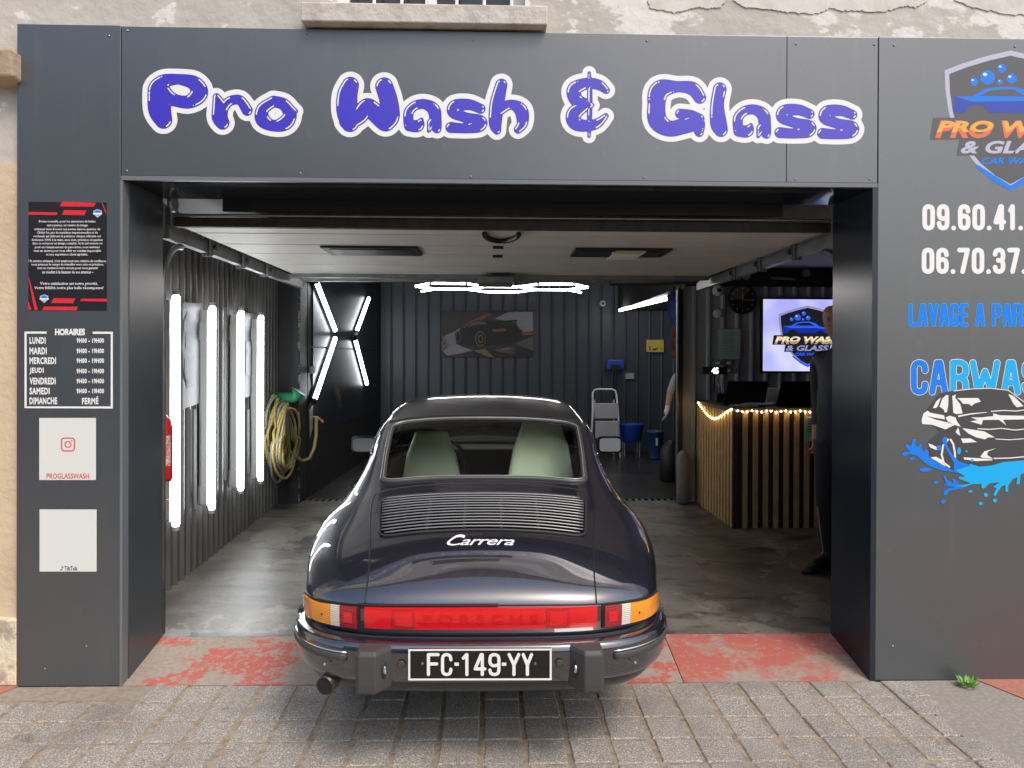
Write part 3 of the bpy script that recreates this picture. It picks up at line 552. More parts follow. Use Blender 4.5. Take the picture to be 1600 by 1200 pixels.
decal('splash', zz([(350,995),(375,985),(350,930),(365,918),(380,960),(430,985),(420,950),(435,950),(470,990),(520,1000),(500,1020),(400,1040),(375,1075),(352,1070),(355,1040),(400,1020),(440,1015)]), YF-.0024, 'cyan', ob)
decal('splash', zz([(430,880),(560,840),(620,860),(720,850),(800,825),(960,812),(1100,790),(1180,760),(1150,850),(1050,900),(960,905),(930,920),(925,990),(900,990),(905,940),(870,955),(840,1000),(838,1050),(815,1045),(818,1000),(790,1005),(760,1050),(745,1080),(725,1070),(750,1020),(725,1010),(775,975),(700,985),(655,1025),(635,1015),(640,990),(570,990),(520,1010),(440,1005),(560,985),(470,950),(465,935),(520,935)]), YF-.0028, 'cyan2', ob)
decal('splash', zz([(340,660),(355,635),(380,640),(380,700),(420,770),(470,820),(560,850),(430,890),(430,830),(380,740),(355,690)]), YF-.0032, 'cyan', ob)
for x, y, rx, ry in ((118,800,22,10),(215,882,46,15),(295,977,18,12),(350,1120,18,16),(632,1135,16,13),(670,1070,16,15),(738,1112,16,15),(555,1045,16,9),(320,718,18,20),(470,740,14,28),(568,812,10,10),(525,743,8,8)): decal('drop', zz(circ(x, y, rx, 14, ry)), YF-.0032, 'cyan2' if x > 400 else 'cyan', ob)

# ------------------------------------------------------------------ posters on the left pillar
zl = lambda l: [(x*.3, 290 + y*.3) for x, y in l]
ob = thing('black_poster', 'black poster with red bars and white text on the left pillar', 'poster', tuple(P(106, 400, YF)))
MB().prism([P(x, y, YF-0.0009) for x, y in zl([(149,84),(557,88),(557,652),(148,650)])], (0, .0025, 0)).build('sheet', 'posterk', ob)
for l in ([(325,84),(500,90),(490,110),(312,108)], [(149,137),(300,140),(297,153),(149,151)], [(335,127),(452,130),(440,154),(323,152)], [(530,90),(534,90),(556,142),(552,146)], [(280,586),(394,588),(380,613),(266,611)], [(425,589),(558,590),(557,604),(418,601)], [(230,630),(407,631),(398,650),(220,648)], [(148,475),(152,480),(198,648),(180,648)], [(148,600),(165,646),(148,647)]):
    decal('red_bar', zl(l), YF-0.0012, 'posterr', ob)
for cx, cyy in ((509, 143), (231, 587)):
    decal('small_shield', zl([(cx,cyy-20),(cx+22,cyy-12),(cx+20,cyy+8),(cx,cyy+24),(cx-20,cyy+8),(cx-22,cyy-12)]), YF-0.0012, 'logogrey', ob)
    decal('small_shield_blue', zl([(cx,cyy-16),(cx+17,cyy-8),(cx+16,cyy-2),(cx-16,cyy-2),(cx-17,cyy-8)]), YF-0.0015, 'cyan', ob); decal('small_shield_band', zl([(cx-24,cyy),(cx+24,cyy),(cx+23,cyy+7),(cx-23,cyy+7)]), YF-0.0015, 'white', ob)
LN = [("Bonne nouvelle, pour les amoureux de belles",188,204,498),("carrosseries, un centre de lavage",208,244,458),("artisanal vient d'ouvrir ses portes dans le quartier de",228,180,523),("Clichy! Ici, pas de machines impersonnelles ni de",246,193,510),("rouleaux qui abîment la peinture: chaque véhicule est",265,176,526),("bichonné 100% à la main, avec soin, précision et passion",284,168,535),("Que ce soit pour un lavage complet, de la carrosserie ou",302,169,533),("pour un remplacement de pare-brise, nous mettons",322,182,520),("tout en œuvre pour vous offrir un résultat impeccable",341,176,526),("et une expérience client agréable.",360,241,459),("Un service artisanal, c'est avant tout une relation de confiance,",393,150,555),("nous prenons le temps de travailler avec soin et précision,",412,165,541),("tout en restant à votre écoute pour vous garantir",431,194,512),("un résultat à la hauteur de vos attentes –",450,220,487),("Votre satisfaction est notre priorité,",512,210,510),("Votre fidélité notre plus belle récompense!",534,180,539)]
for tx_, y, xa, xb in LN:
    hgt = 16 if y < 500 else 20
    text_px('text_line', tx_, (xa*.3, 290+(y-hgt/2)*.3, xb*.3, 290+(y+hgt/2)*.3), YF-0.0012, 'white', ob, .012, 0, 1)
ob = thing('opening_hours_lettering', 'white framed opening hours lettering on the left pillar', 'lettering', tuple(P(106, 575, YF)))
for l in ([(128,760),(243,760),(243,771),(139,771),(139,1150),(577,1150),(577,772),(483,772),(483,761),(588,761),(588,1161),(128,1159)],):
    decal('frame', zl(l), YF-0.0006, 'white', ob)
text_px('heading', 'HORAIRES', (86, 513.5, 133, 524), YF-0.0006, 'white', ob, .055)
for k, (d, y, xb) in enumerate((('LUNDI',807,238),('MARDI',861,244),('MERCREDI',912,292),('JEUDI',966,228),('VENDREDI',1018,290),('SAMEDI',1070,259),('DIMANCHE',1121,298))):
    text_px('day', d, (154*.3, 290+(y-18)*.3, xb*.3, 290+(y+18)*.3), YF-0.0006, 'white', ob, .04, 0, 2, 1.1)
    if k < 6: text_px('hours', '9H00 - 19H00', (399*.3, 290+(y-13)*.3, 542*.3, 290+(y+13)*.3), YF-0.0006, 'white', ob, .04, 0, 2, 1.1)
    else: text_px('hours', 'FERMÉ', (427*.3, 290+(y-24)*.3, 513*.3, 290+(y+18)*.3), YF-0.0006, 'white', ob, .04, 0, 2, 1.1)
def card(box, label):
    x0, y0, x1, y1 = box
    ob = thing('white_card', label, 'poster', tuple(P((x0+x1)/2, (y0+y1)/2, YF)))
    MB().prism([P(x0, y0, YF-0.0012), P(x1, y0, YF-0.0012), P(x1, y1, YF-0.0012), P(x0, y1, YF-0.0012)], (0, .0035, 0)).build('sheet', 'paper', ob); return ob
ob = card((61.5, 653, 150, 750), 'upper white card with pink camera icon and pink name below opening hours')
text_px('lettering', 'PROGLASSWASH', (73, 739.5, 139.5, 748), YF-0.0015, 'pinktext', ob, .02)
def rring(cx, cy, rx, ry, t, rad):    # rounded square ring as two outlines bridged
    o = []; i = []
    for q in range(4):
        for k in range(5):
            a = q*math.pi/2 + k*math.pi/8; sx = 1 if q in (0, 3) else -1; sy = 1 if q in (0, 1) else -1
            o.append((cx + sx*(rx-rad) + rad*math.cos(a), cy + sy*(ry-rad) + rad*math.sin(a))); i.append((cx + sx*(rx-rad) + (rad-t)*math.cos(a), cy + sy*(ry-rad) + (rad-t)*math.sin(a)))
    n = len(o); b = MB(); b.add([P(x, y, YF-0.0015) for x, y in o + i], [(k, (k+1) % n, (k+1) % n + n, k + n) for k in range(n)]); return b
rring(106.5, 694.5, 11, 11, 2, 5).build('icon_frame', 'pinktext', ob, fix=False); rring(106.5, 694.5, 5.5, 5.5, 1.8, 5.49).build('icon_ring', 'pinktext', ob, fix=False)
decal('icon_dot', circ(112.5, 688.5, 1.3, 10), YF-0.0015, 'pinktext', ob)
ob = card((62, 796, 151, 893), 'lower white card with small black name at its foot on the left pillar')
text_px('lettering', 'TikTok', (101, 884.5, 121.5, 891.5), YF-0.0015, 'posterk', ob, .02)
decal('icon', stroke([(94,890),(96.5,891),(97.3,888.5),(97.3,884.5),(99.5,886.5)], 1.3), YF-0.0015, 'posterk', ob)

# ================================================================== raised sectional door
g = thing('garage_door', 'raised sectional garage door lying open under the ceiling', 'garage door', (0, 5.8, 2.39))
ed = [4.40, 4.59, 5.03, 5.47, 6.1, 6.62, 7.2]
for a, c in zip(ed[:-1], ed[1:]): MB().box(-1.775, 1.935, a+.009, c-.009, 2.39, 2.435).build('door_panel', 'doorp', g, bevel=0.006)
MB().box(-1.77, 1.93, 4.402, 7.198, 2.40, 2.44).build('core', 'black', g)
MB().box(-1.80, 1.95, 4.345, 4.398, 2.385, 2.44).build('bottom_bar', 'rust', g, bevel=0.006)
MB().tube([(-1.8, 4.35, 2.452), (1.95, 4.35, 2.452)], 0.008, 8).build('bar_edge', 'galv', g)
MB().box(-1.775, 1.93, 6.75, 6.80, 2.355, 2.389).build('stiffener', 'galv', g); MB().box(-1.775, 1.93, 7.12, 7.17, 2.36, 2.389).build('stiffener', 'galv', g)
for x0, x1 in ((-1.14, -.5), (.55, 1.20)):
    fr = MB().box(x0, x1, 5.06, 5.43, 2.374, 2.389).build('door_window', 'black', g); fr['base'] = g['base']
    MB().box(x0+.05, x1-.05, 5.11, 5.38, 2.369, 2.373).build('pane', 'glossblack', fr)
MB().box(.82, 1.02, 5.045, 5.47, 2.362, 2.367).build('taped_paper', 'paper', g); MB().box(.80, 1.0, 5.05, 5.13, 2.3585, 2.361).build('yellow_tape', 'yellow', g)
hp = [(.05 + .10*math.cos(t), 4.44 + .26*math.sin(t), 2.372) for t in [math.pi*k/12 for k in range(13)]]
MB().tube(hp, .016, 8).build('handle', 'black', g, smooth=True)
for y in (5.03, 5.47): MB().box(.0, .07, y-.012, y+.012, 2.372, 2.389).build('hinge', 'black', g)
mt = MB().box(-.13, .18, 6.55, 7.0, 2.30, 2.354).build('lock_box', 'galv', g, bevel=.006)
MB().tube([(1.1, 7.16, 2.35), (1.5, 7.1, 2.345), (1.9, 7.05, 2.36)], .012, 6).build('cable', 'black', g)
for sx, X in ((-1, -1.87), (1, 2.03)):
    t = thing('door_track', ('left' if sx < 0 else 'right') + ' galvanised track carrying the raised door', 'door track', (X, 5.8, 2.36), 'door tracks')
    MB().box(X-.012, X+.012, 4.42, 7.5, 2.33, 2.41).box(X-.035 if sx < 0 else X+.013, X-.013 if sx < 0 else X+.035, 4.42, 7.5, 2.33, 2.342).build('rail', 'galv', t)
    cv = [(X, 4.37, FZ), (X, 4.37, 2.05)] + [(X, 4.37 + .26*(1-math.cos(a)), 2.05 + .26*math.sin(a)) for a in [math.pi/2*k/8 for k in range(1, 9)]]
    MB().tube(cv, .018, 8).build('vertical_rail', 'galv', t, smooth=True)
    MB().lathe([(.05, -.012), (.055, 0), (.05, .012)], (X + .06*sx*-1, 4.36, 2.52), (1, 0, 0), 16).build('pulley', 'galv', t)
    for k, y in enumerate((5.03, 5.69, 6.29)):
        bk = MB().box(X-.04 if sx > 0 else X-.03, X+.03 if sx > 0 else X+.04, y, y+.012, 2.31, 2.42).build('bracket', 'galv', t); bk['base'] = t['base']
        for q in range(3): MB().box(X-.03+q*.024, X-.018+q*.024, y-.008, y-.001, 2.315, 2.415).build('rib', 'alu', bk)
        MB().tube([(X-.05*sx, y+.03, 2.37), (X+.02*sx, y+.03, 2.37)], .02, 10).build('roller', 'black', t)
o = MB().box(-1.52, 1.66, 4.324, 4.342, 2.47, 2.655).build('lintel_gap_shade', 'black'); tag(o, 'black sheet standing in for the dark gap behind the lintel', 'board')  # black sheet added for the shade in the gap above the raised door

# ================================================================== lights
def lwx(y): return LWA[0] + (LWB[0]-LWA[0])*(y-LWA[1])/(LWB[1]-LWA[1])
ords = ('nearest', 'second', 'third', 'farthest')
for k, y in enumerate((5.48, 6.185, 6.88, 7.46)):
    x = lwx(y) + .10; y = onP((275, 331.5, 376.5, 407.5)[k], 620, Vector((*LWA, 0)) + Vector((.11, 0, 0)), Vector((LWB[1]-LWA[1], -(LWB[0]-LWA[0]), 0)).normalized()).y; x = lwx(y) + .10
    zb_, zt_ = [onY(0, q, y).z for q in ((822, 796, 766, 751)[k], (460, 477, 484, 491)[k])]
    t = thing('light_tube', ords[k] + ' of four upright white light tubes on the left corrugated wall', 'light', (x, y, zb_), 'upright light tubes on the left wall')
    MB().tube([(x+.01, y, zb_), (x+.01, y, zb_+.008), (x+.01, y, zt_-.008), (x+.01, y, zt_)], [.016, .024, .024, .016], 14).build('tube', 'tube', t, smooth=True)
    for z_, dz_ in ((zb_, -.03), (zt_, .03)): MB().tube([(x+.01, y, z_ + dz_*.1), (x+.01, y, z_ + dz_)], .023, 14).build('end_cap', 'batten', t)
    MB().box(lwx(y)+.024, x-.016, y-.03, y+.03, zb_+.03, zt_-.03).build('batten', 'batten', t, bevel=.004)
    for z in (zb_+.05, zt_-.25): MB().box(lwx(y)+.024, x-.01, y-.05, y-.031, z, z+.13).build('clip', 'batten', t)
t = thing('x_shaped_light', 'four white tubes forming an X on black glossy panels', 'light', tuple(onP(540, 525, BWA, bwn)))
for pa, pb in (((493,437),(525,519)), ((577,464),(556,521)), ((525,525),(490,629)), ((554,527),(574,603))):
    a, c = onP(*pa, BWA + bwn*.06, bwn), onP(*pb, BWA + bwn*.06, bwn)
    dv_ = (c-a).normalized(); a, c = a + dv_*.05, c - dv_*.05
    MB().tube([a, c], .026, 12).build('tube', 'tube', t, smooth=True); MB().tube([a-dv_*.04, a], .03, 12).build('end_cap', 'black', t); MB().tube([c, c+dv_*.04], .03, 12).build('end_cap', 'black', t) 
    MB().bar(a - bwn*.03, c - bwn*.03, .07, .03, bwn).build('batten', 'black', t)
for k, (ya, yb, za, zb) in enumerate(((8.75, 12.6, 1.78, 2.75), (8.75, 12.6, .78, 1.76))):
    f = lambda y, z: BWA + (BWB-BWA)*((y-BWA.y)/(BWB.y-BWA.y)) + bwn*.006 + Vector((0, 0, z))
    o = MB().prism([f(ya, za), f(yb, za), f(yb, zb), f(ya, zb)], bwn*.012).build('gloss_panel', 'glossblack')
    tag(o, ('upper' if k == 0 else 'lower') + ' black glossy panel behind the X-shaped light', 'panel', 'gloss panels')
t = thing('honeycomb_light', 'white honeycomb ceiling light above the racing car picture', 'light', (0, 9.2, 2.5))
ha = .41; hseen = set()
def hexn(cx_, cy_, k): return (round(-.915 + ha + cx_*1.5*ha + ha*math.cos(k*math.pi/3), 3), round(9.06 + cy_*ha*math.sqrt(3) + ha*math.sin(k*math.pi/3), 3))
hedges = [(hexn(c_, r_, k), hexn(c_, r_, k+1)) for c_, r_ in ((0, 0), (1, .5), (2, 0)) for k in range(6)]
hedges += [(hexn(2, 0, 1), (1.14, 9.06 + .71)), (hexn(0, 0, 2), (-.915, 9.06 + .71)), (hexn(1, .5, 4), (-.14 + .2, 8.75))]
for a_, b_ in hedges:
    key = tuple(sorted((a_, b_)))
    if key in hseen: continue
    hseen.add(key); pa_, pb_ = Vector((*a_, 2.5)), Vector((*b_, 2.5)); dv_ = (pb_-pa_).normalized()*.018
    MB().tube([pa_+dv_, pb_-dv_], .0115, 10).build('tube', 'tubew', t, smooth=True); MB().lathe([(.014, -.02), (.014, .02)], pa_, (0, 0, 1), 8).build('joint', 'batten', t)
for x, y in ((-.3, 9.06), (.7, 9.42)): MB().tube([(x, y, 2.51), (x, y, 3.06)], .004, 6).build('hanger', 'galv', t)
a, c = onY(968.7, 484.5, 12.5), onY(1042, 466.8, 10.0)
t = thing('slanted_light_tube', 'single white tube light below the dark duct at the far right', 'light', tuple((a+c)/2))
MB().tube([a, c], .022, 12).build('tube', 'tubew', t, smooth=True)
MB().tube([onY(975, 479, 12.5) , onY(1056, 452, 9.6)], .012, 8).build('rail', 'galv', t)

# ================================================================== left wall things
def wallpt(px, py, off): n = Vector((LWB[1]-LWA[1], -(LWB[0]-LWA[0]), 0)).normalized(); return onP(px, py, Vector((*LWA, 0)) + n*off, n), n
def on_left(name, box, m, label, cat, th=.006):
    x0, y0a, y0b, x1, y1a, y1b = box; n = wallpt(300, 500, 0)[1]
    pts = [wallpt(x0, y0a, .026)[0], wallpt(x1, y1a, .026)[0], wallpt(x1, y1b, .026)[0], wallpt(x0, y0b, .026)[0]]
    g = thing(name, label, cat, tuple(pts[3])); MB().prism(pts, n*th).build('sheet', m, g); return g, n
def lp(px, py, off=.034): return wallpt(px, py, off)[0]
lpost = mat('grey_print', (0.075, 0.066, 0.07), .5, noise=(4, (.1, .09, .095), .4, .65, 6))
g, n = on_left('wall_print', (284, 472, 640, 315, 474, 628), lpost, 'nearer pale grey car print between the light tubes', 'poster')
dk = mat('print_dark', (.01, .009, .01), .5); dk2 = mat('print_mid', (.03, .026, .028), .5)
def lpoly(pts, m, off=.036, name='print_shape'): MB().poly([lp(x, y, off) for x, y in pts]).build(name, m, g, fix=False)
lpoly([(288,500),(294,487),(301,490),(306,510),(309,545),(308,580),(302,605),(293,606),(287,580),(285,540)], dk2); lpoly([(291,520),(300,515),(304,535),(300,550),(290,545)], dk, .038); lpoly([(289,560),(303,556),(304,590),(296,600),(289,590)], dk, .038); lpoly([(290,497),(296,491),(300,497),(296,506)], dk, .038)
g, n = on_left('wall_print', (381, 488, 622, 400, 490, 615), mat('blue_grey_print', (0.04, 0.055, 0.065), .5), 'farther blue-grey car print between the third and last light tubes', 'poster')
lpoly([(384,535),(391,529),(397,535),(397,580),(391,590),(384,585)], dk2); lpoly([(386,545),(395,543),(395,553),(386,556)], dk, .038)
for px, ya, yb in ((305,640,795), (352,480,750), (388,640,740)):
    o = MB().tube([lp(px, ya, .04), lp(px, yb, .04)], .011, 8).build('wall_conduit', 'batten', smooth=True); tag(o, {305:'pale conduit running down below the nearer car print', 352:'pale conduit between the second and third light tubes', 388:'pale conduit running down below the farther car print'}[px], 'conduit', 'wall conduits')
# fire extinguisher
g = thing('fire_extinguisher', 'red fire extinguisher hanging just inside the left jamb', 'extinguisher', (-1.955, 4.62, .90))
ex = (-1.985, 4.62)
MB().lathe([(.02, .9), (.06, .905), (.066, .93), (.066, 1.22), (.055, 1.27), (.028, 1.30), (.018, 1.31)], (ex[0], ex[1], 0), (0, 0, 1), 24).build('cylinder', 'red', g, smooth=True)
MB().lathe([(.018, 1.31), (.02, 1.345), (.012, 1.36)], (ex[0], ex[1], 0), (0, 0, 1), 12).build('valve', 'black', g)
MB().bar((ex[0], ex[1]-.01, 1.37), (ex[0]+.03, ex[1]-.08, 1.39), .02, .008).bar((ex[0], ex[1]-.01, 1.35), (ex[0]+.03, ex[1]-.07, 1.345), .02, .008).build('lever', 'black', g)
MB().tube([(ex[0]-.01, ex[1]+.02, 1.345), (ex[0]-.05, ex[1]-.06, 1.33), (ex[0]-.03, ex[1]-.075, 1.2), (ex[0]-.03, ex[1]-.075, .98)], .01, 8).build('hose', 'black', g, smooth=True)
lb = MB(); nn = 8
for k in range(nn):
    a0, a1 = -1.9 + k*.2, -1.9 + (k+1)*.2
    lb.add([(ex[0]+.0672*math.cos(a), ex[1]+.0672*math.sin(a), z) for a, z in ((a0, 1.0), (a1, 1.0), (a1, 1.18), (a0, 1.18))], [(0,1,2,3)])
lb.build('label', mat('extinguisher_label', (.7, .2, .18), .4, noise=(60, (.75, .7, .66), .52, .56, 3)), g, fix=False)
MB().box(-2.14, ex[0]-.066, ex[1]-.02, ex[1]+.02, 1.15, 1.19).build('bracket', 'black', g)
# hose coil
g = thing('hose_coil', 'yellow and grey hose looped over a green wall hanger', 'hose', (-2.2, 7.8, .3))
for k in range(13):
    cy = 7.82 + rnd.uniform(-.06, .06); wv = .27 + rnd.uniform(-.06, .09); zt = 1.27 - .012*k; zb = .34 + rnd.uniform(0, .32); x = -2.22 + .013*k
    pts = []
    for q in range(40):
        a = 2*math.pi*q/40; z = (zt+zb)/2 + (zt-zb)/2*math.cos(a); sq = math.sin(a)*(1.15 if math.cos(a) < 0 else .8)
        pts.append((x + .02*math.sin(a*2+k), cy + wv*sq + .03*math.sin(a*3+k), z))
    MB().tube(pts, .0145, 8, closed=True).build('hose_loop', 'hosey' if k % 3 != 1 else 'hose', g, smooth=True)
MB().tube([(-2.29, 7.86, 1.24), (-2.03, 7.86, 1.24), (-1.99, 7.86, 1.30)], [.05, .055, .085], 14).build('hanger', 'green', g, smooth=True)
tl = [onY(452, 705, 8.0), onY(462, 714, 8.1), onY(472, 720, 8.2), onY(484, 716, 8.2), onY(491, 700, 8.2), onY(494, 680, 8.25), onY(494, 655, 8.35)]
MB().tube(tl, .018, 8).build('feed_hose', 'hosey', g, smooth=True)
g = thing('water_tap', 'small tap fitting with orange handle on the black wash bay wall', 'tap', tuple(onY(498, 655, 8.7)))
pp = onY(497, 653, 8.75); MB().tube([pp + Vector((-.1, 0, 0)), pp], .018, 8).build('pipe', 'galv', g); MB().bar(pp, pp + Vector((.06, 0, -.05)), .03, .02).build('handle', mat('tap_orange', (.5, .1, .03), .5), g)
# wall socket and lance on the wash-bay wall
o = MB().add(*(lambda b: (b.v, b.f))(MB().box(-.03, .03, -.02, .02, -.04, .04))); p_ = onP(484, 578, BWA, bwn)
o = MB().add([Vector(v) + p_ + bwn*.03 for v in MB().box(-.03, .03, -.04, .04, -.04, .04).v], MB().box(0, 1, 0, 1, 0, 1).f).build('wall_socket', 'batten', bevel=.004); tag(o, 'grey wall socket left of the X-shaped light', 'socket')
lance = [onY(522, 608, 10.2), onY(512, 645, 10.0), onY(506, 690, 9.9)]
o = MB().tube(lance, .012, 8).build('spray_lance', 'galv'); tag(o, 'thin spray lance leaning below the X-shaped light', 'lance')
for k, pts in enumerate(([(505,612),(512,600),(517,606),(512,622)], [(521,602),(527,604),(531,622),(534,634),(529,640),(523,622)], [(482,640),(488,634),(488,668),(483,684)])):
    Yy = 10.4 if k < 2 else 8.62
    o = MB().prism([onP(x, y, BWA + bwn*.008, bwn) for x, y in pts], bwn*.01).build('hanging_rag', mat('rag', (.3, .26, .22), .9)); tag(o, ('first', 'second', 'third')[k] + ' torn pale scrap of lining under the X-shaped light' if k != 2 else 'torn pale scrap of lining beside the pier edge', 'scrap', 'torn scraps')
for k in range(3):
    pts = []
    for q in range(30):
        a = q/29*2*math.pi*1.2 + k; pts.append((-1.45 + .28*math.cos(a) + .1*k, 9.6 + .7*math.sin(a) + .2*k, FZ + .015))
    o = MB().tube(pts, .012, 6).build('floor_cable', 'black', smooth=True); tag(o, ('near', 'middle', 'far')[k] + ' loop of black cable on the wet wash bay floor', 'cable', 'floor cables')

# ================================================================== far wall things (Y = 13)
YB = 12.965
def PB(px, py, off=0): return onY(px, py, YB - off)
g = thing('racing_car_picture', 'dark painted print of a winged sports car on the far wall', 'picture', tuple(PB(761, 558)))
MB().prism([PB(690, 486), PB(833, 486), PB(833, 558), PB(690, 558)], (0, -.02, 0)).build('panel', mat('print_black', (.012, .011, .013), .4), g)
pc = {'w': mat('print_white', (.26, .25, .27), .5), 'o': mat('print_rust', (.22, .07, .025), .5), 'g': mat('print_grey', (.1, .095, .11), .5), 'y': mat('print_gold', (.2, .14, .05), .5), 'k': mat('print_ink', (.006, .006, .008), .5)}
def zp(l): return [(640 + x*.275, 300 + y*.275) for x, y in l]
lay = .022
def art(pts, m):
    global lay; lay += .0006; MB().poly([PB(x, y, lay) for x, y in zp(pts)]).build('brush_stroke', pc[m], g, fix=False)
art([(182,850),(200,815),(260,790),(290,770),(270,830),(262,860),(300,880),(360,900),(300,915),(215,930),(182,900)], 'w')
art([(480,720),(560,682),(700,680),(702,790),(640,800),(600,740)], 'w'); art([(600,860),(702,820),(702,900),(640,880)], 'g')
for k in range(90):
    cx, cy = (225, 850) if k % 2 else (470, 900)
    a = rnd.uniform(2.0, 4.6) if k % 2 else rnd.uniform(-.35, .35); l0, l1 = rnd.uniform(15, 60), rnd.uniform(60, 120)
    q = [(cx + l0*math.cos(a)*1.2, cy - l0*math.sin(a)*.6), (cx + l1*math.cos(a)*1.2, cy - l1*math.sin(a)*.6)]
    q = [(min(max(x, 186), 696), min(max(y, 684), 930)) for x, y in q]
    art(stroke(q, [5, 1]), rnd.choice('wwogyg'))
art([(300,770),(345,735),(440,690),(470,690),(400,735),(330,775)], 'o'); art([(600,800),(702,795),(702,812),(610,818)], 'o'); art([(360,900),(430,890),(480,938),(455,940)], 'y')
art([(258,800),(300,780),(345,745),(390,726),(440,730),(500,745),(560,755),(612,768),(640,790),(636,825),(600,845),(520,860),(430,870),(380,865),(300,862),(262,850)], 'k')
art([(478,735),(612,726),(612,734),(480,745)], 'k'); art([(498,742),(504,742),(506,760),(500,760)], 'k'); art([(600,732),(606,732),(606,768),(600,768)], 'k')
art([(330,768),(352,745),(388,733),(430,738),(438,752),(390,752)], 'g'); art([(470,780),(545,775),(548,790),(475,796)], 'o')
art(circ(402, 835, 30, 20, 44), 'g'); art(circ(404, 835, 24, 20, 37), 'k'); art(circ(404, 835, 14, 16, 24), 'y'); art(circ(404, 835, 10, 16, 18), 'k'); art(circ(275, 825, 16, 16, 34), 'g'); art(circ(275, 825, 12, 16, 28), 'k')
g = thing('yellow_notice', 'small yellow safety notice on the far wall', 'sign', tuple(PB(1023, 551)))
MB().prism([PB(1010, 531), PB(1037, 531), PB(1037, 550), PB(1010, 550)], (0, -.006, 0)).build('plate', 'yellow', g)
MB().prism([PB(1010, 550.5), PB(1037, 550.5), PB(1037, 552), PB(1010, 552)], (0, -.008, 0)).build('foot_strip', 'black', g)
for l in ([(1014,541),(1016,540),(1016,544),(1018,548),(1015,547)], [(1019,547),(1022,544),(1025,545),(1028,542),(1027,546),(1022,548)], [(1031,545),(1034,544),(1033,547)]): MB().poly([PB(x, y, .012) for x, y in l]).build('pictogram', 'black', g, fix=False)
g = thing('long_handled_brush', 'blue wash brush on a long black pole against the far wall', 'brush', tuple(PB(961, 700)))
a, c = PB(948, 562, .1), PB(973, 577, .02)
MB().box(a.x, c.x, a.y-.06, c.y, c.z, a.z).build('bristle_head', 'bluep', g, bevel=.02); MB().box(a.x+.06, c.x-.06, a.y-.07, a.y-.055, c.z-.01, c.z+.08).build('socket', 'black', g)
MB().tube([PB(962, 577, .16), PB(963, 640, .14), onY(965, 705, 12.8)], .014, 8).build('pole', 'black', g)
o = MB().prism([PB(977, 583), PB(990, 583), PB(990, 592), PB(977, 592)], (0, -.05, 0)).build('junction_box', 'batten', bevel=.006); tag(o, 'grey junction box right of the blue brush', 'junction box')
def dome(name, px, py, r, Y, label):
    p = onY(px, py, Y); g = thing(name, label, 'sensor', tuple(p))
    MB().lathe([(r, 0), (r, .03), (r*.8, .05), (r*.55, .06)], p, (0, -1, 0), 20).build('housing', 'paper', g, smooth=True); MB().lathe([(r*.42, .058), (r*.36, .08), (r*.1, .09)], p, (0, -1, 0), 16).build('lens', 'black', g, smooth=True)
dome('dome_camera', 941.5, 474.5, .055, YB, 'small white dome camera high on the far wall')
# ladder
g = thing('step_ladder', 'white folding step ladder standing by the far wall', 'ladder', (1.8, 12.1, FZ))
YL = 12.2
def L(px, py, dy=0): p = onY(px, py, YL); return Vector((p.x, YL - dy, p.z))
lf = onZ(923, 716, FZ); rf = onZ(969, 716, FZ)
MB().tube([(lf.x, YL-.25, FZ+.01), L(925,640,.1), L(926,614), L(929,609), L(935,608), L(956,608), L(961,610), L(963,616), L(964,640,.1), (rf.x, YL-.25, FZ+.01)], .016, 10).build('frame', 'white', g, smooth=True)
for ya, yb, dd in ((629,653,.12), (656,682,.2)):
    pA, pB = L(927.5, ya, dd), L(963.5, yb, dd); MB().box(pA.x, pB.x, pA.y-.03, pA.y, pB.z, pA.z).build('folded_step', mat('step_grey', (.5, .5, .53), .6), g, bevel=.012)
MB().tube([(lf.x+.03, YL+.2, FZ+.01), L(930, 625, -.05)], .013, 8).tube([(rf.x-.03, YL+.2, FZ+.01), L(960, 625, -.05)], .013, 8).build('rear_leg', 'white', g)
# tub and bucket
g = thing('blue_tub', 'wide blue tub on a low stand beside the ladder', 'tub', (2.2, 12.3, FZ))
p0 = onY(986, 690, 12.3); zt = onY(986, 662, 12.3).z
MB().lathe([(.14, p0.z), (.16, p0.z+.02), (.2, zt-.02), (.212, zt), (.19, zt), (.15, p0.z+.03)], (p0.x, 12.3, 0), (0, 0, 1), 24).build('basin', 'bluep', g, smooth=True)
for dx, dy in ((-.12, -.1), (.12, -.1), (-.12, .1), (.12, .1)): MB().tube([(p0.x+dx, 12.3+dy, FZ), (p0.x+dx, 12.3+dy, p0.z)], .012, 8).build('leg', 'galv', g)
g = thing('blue_bucket', 'dark blue bucket with a white label on the wet floor', 'bucket', (2.55, 11.9, FZ))
p0 = onY(1024, 700, 11.9); zt = onY(1024, 673, 11.9).z
MB().lathe([(.1, FZ+.002), (.105, FZ+.02), (.125, zt-.03), (.135, zt-.03), (.135, zt), (.12, zt), (.1, FZ+.03)], (p0.x, 11.9, 0), (0, 0, 1), 24).build('pail', 'navy', g, smooth=True)
MB().box(p0.x-.02, p0.x+.01, 11.9-.126, 11.9-.118, .3, .42).build('label', 'paper', g)
MB().tube([(p0.x + .13*math.cos(a), 11.9, zt-.02+.03*math.sin(a)) for a in [math.pi*k/10 for k in range(11)]], .004, 6).build('handle', 'galv', g)

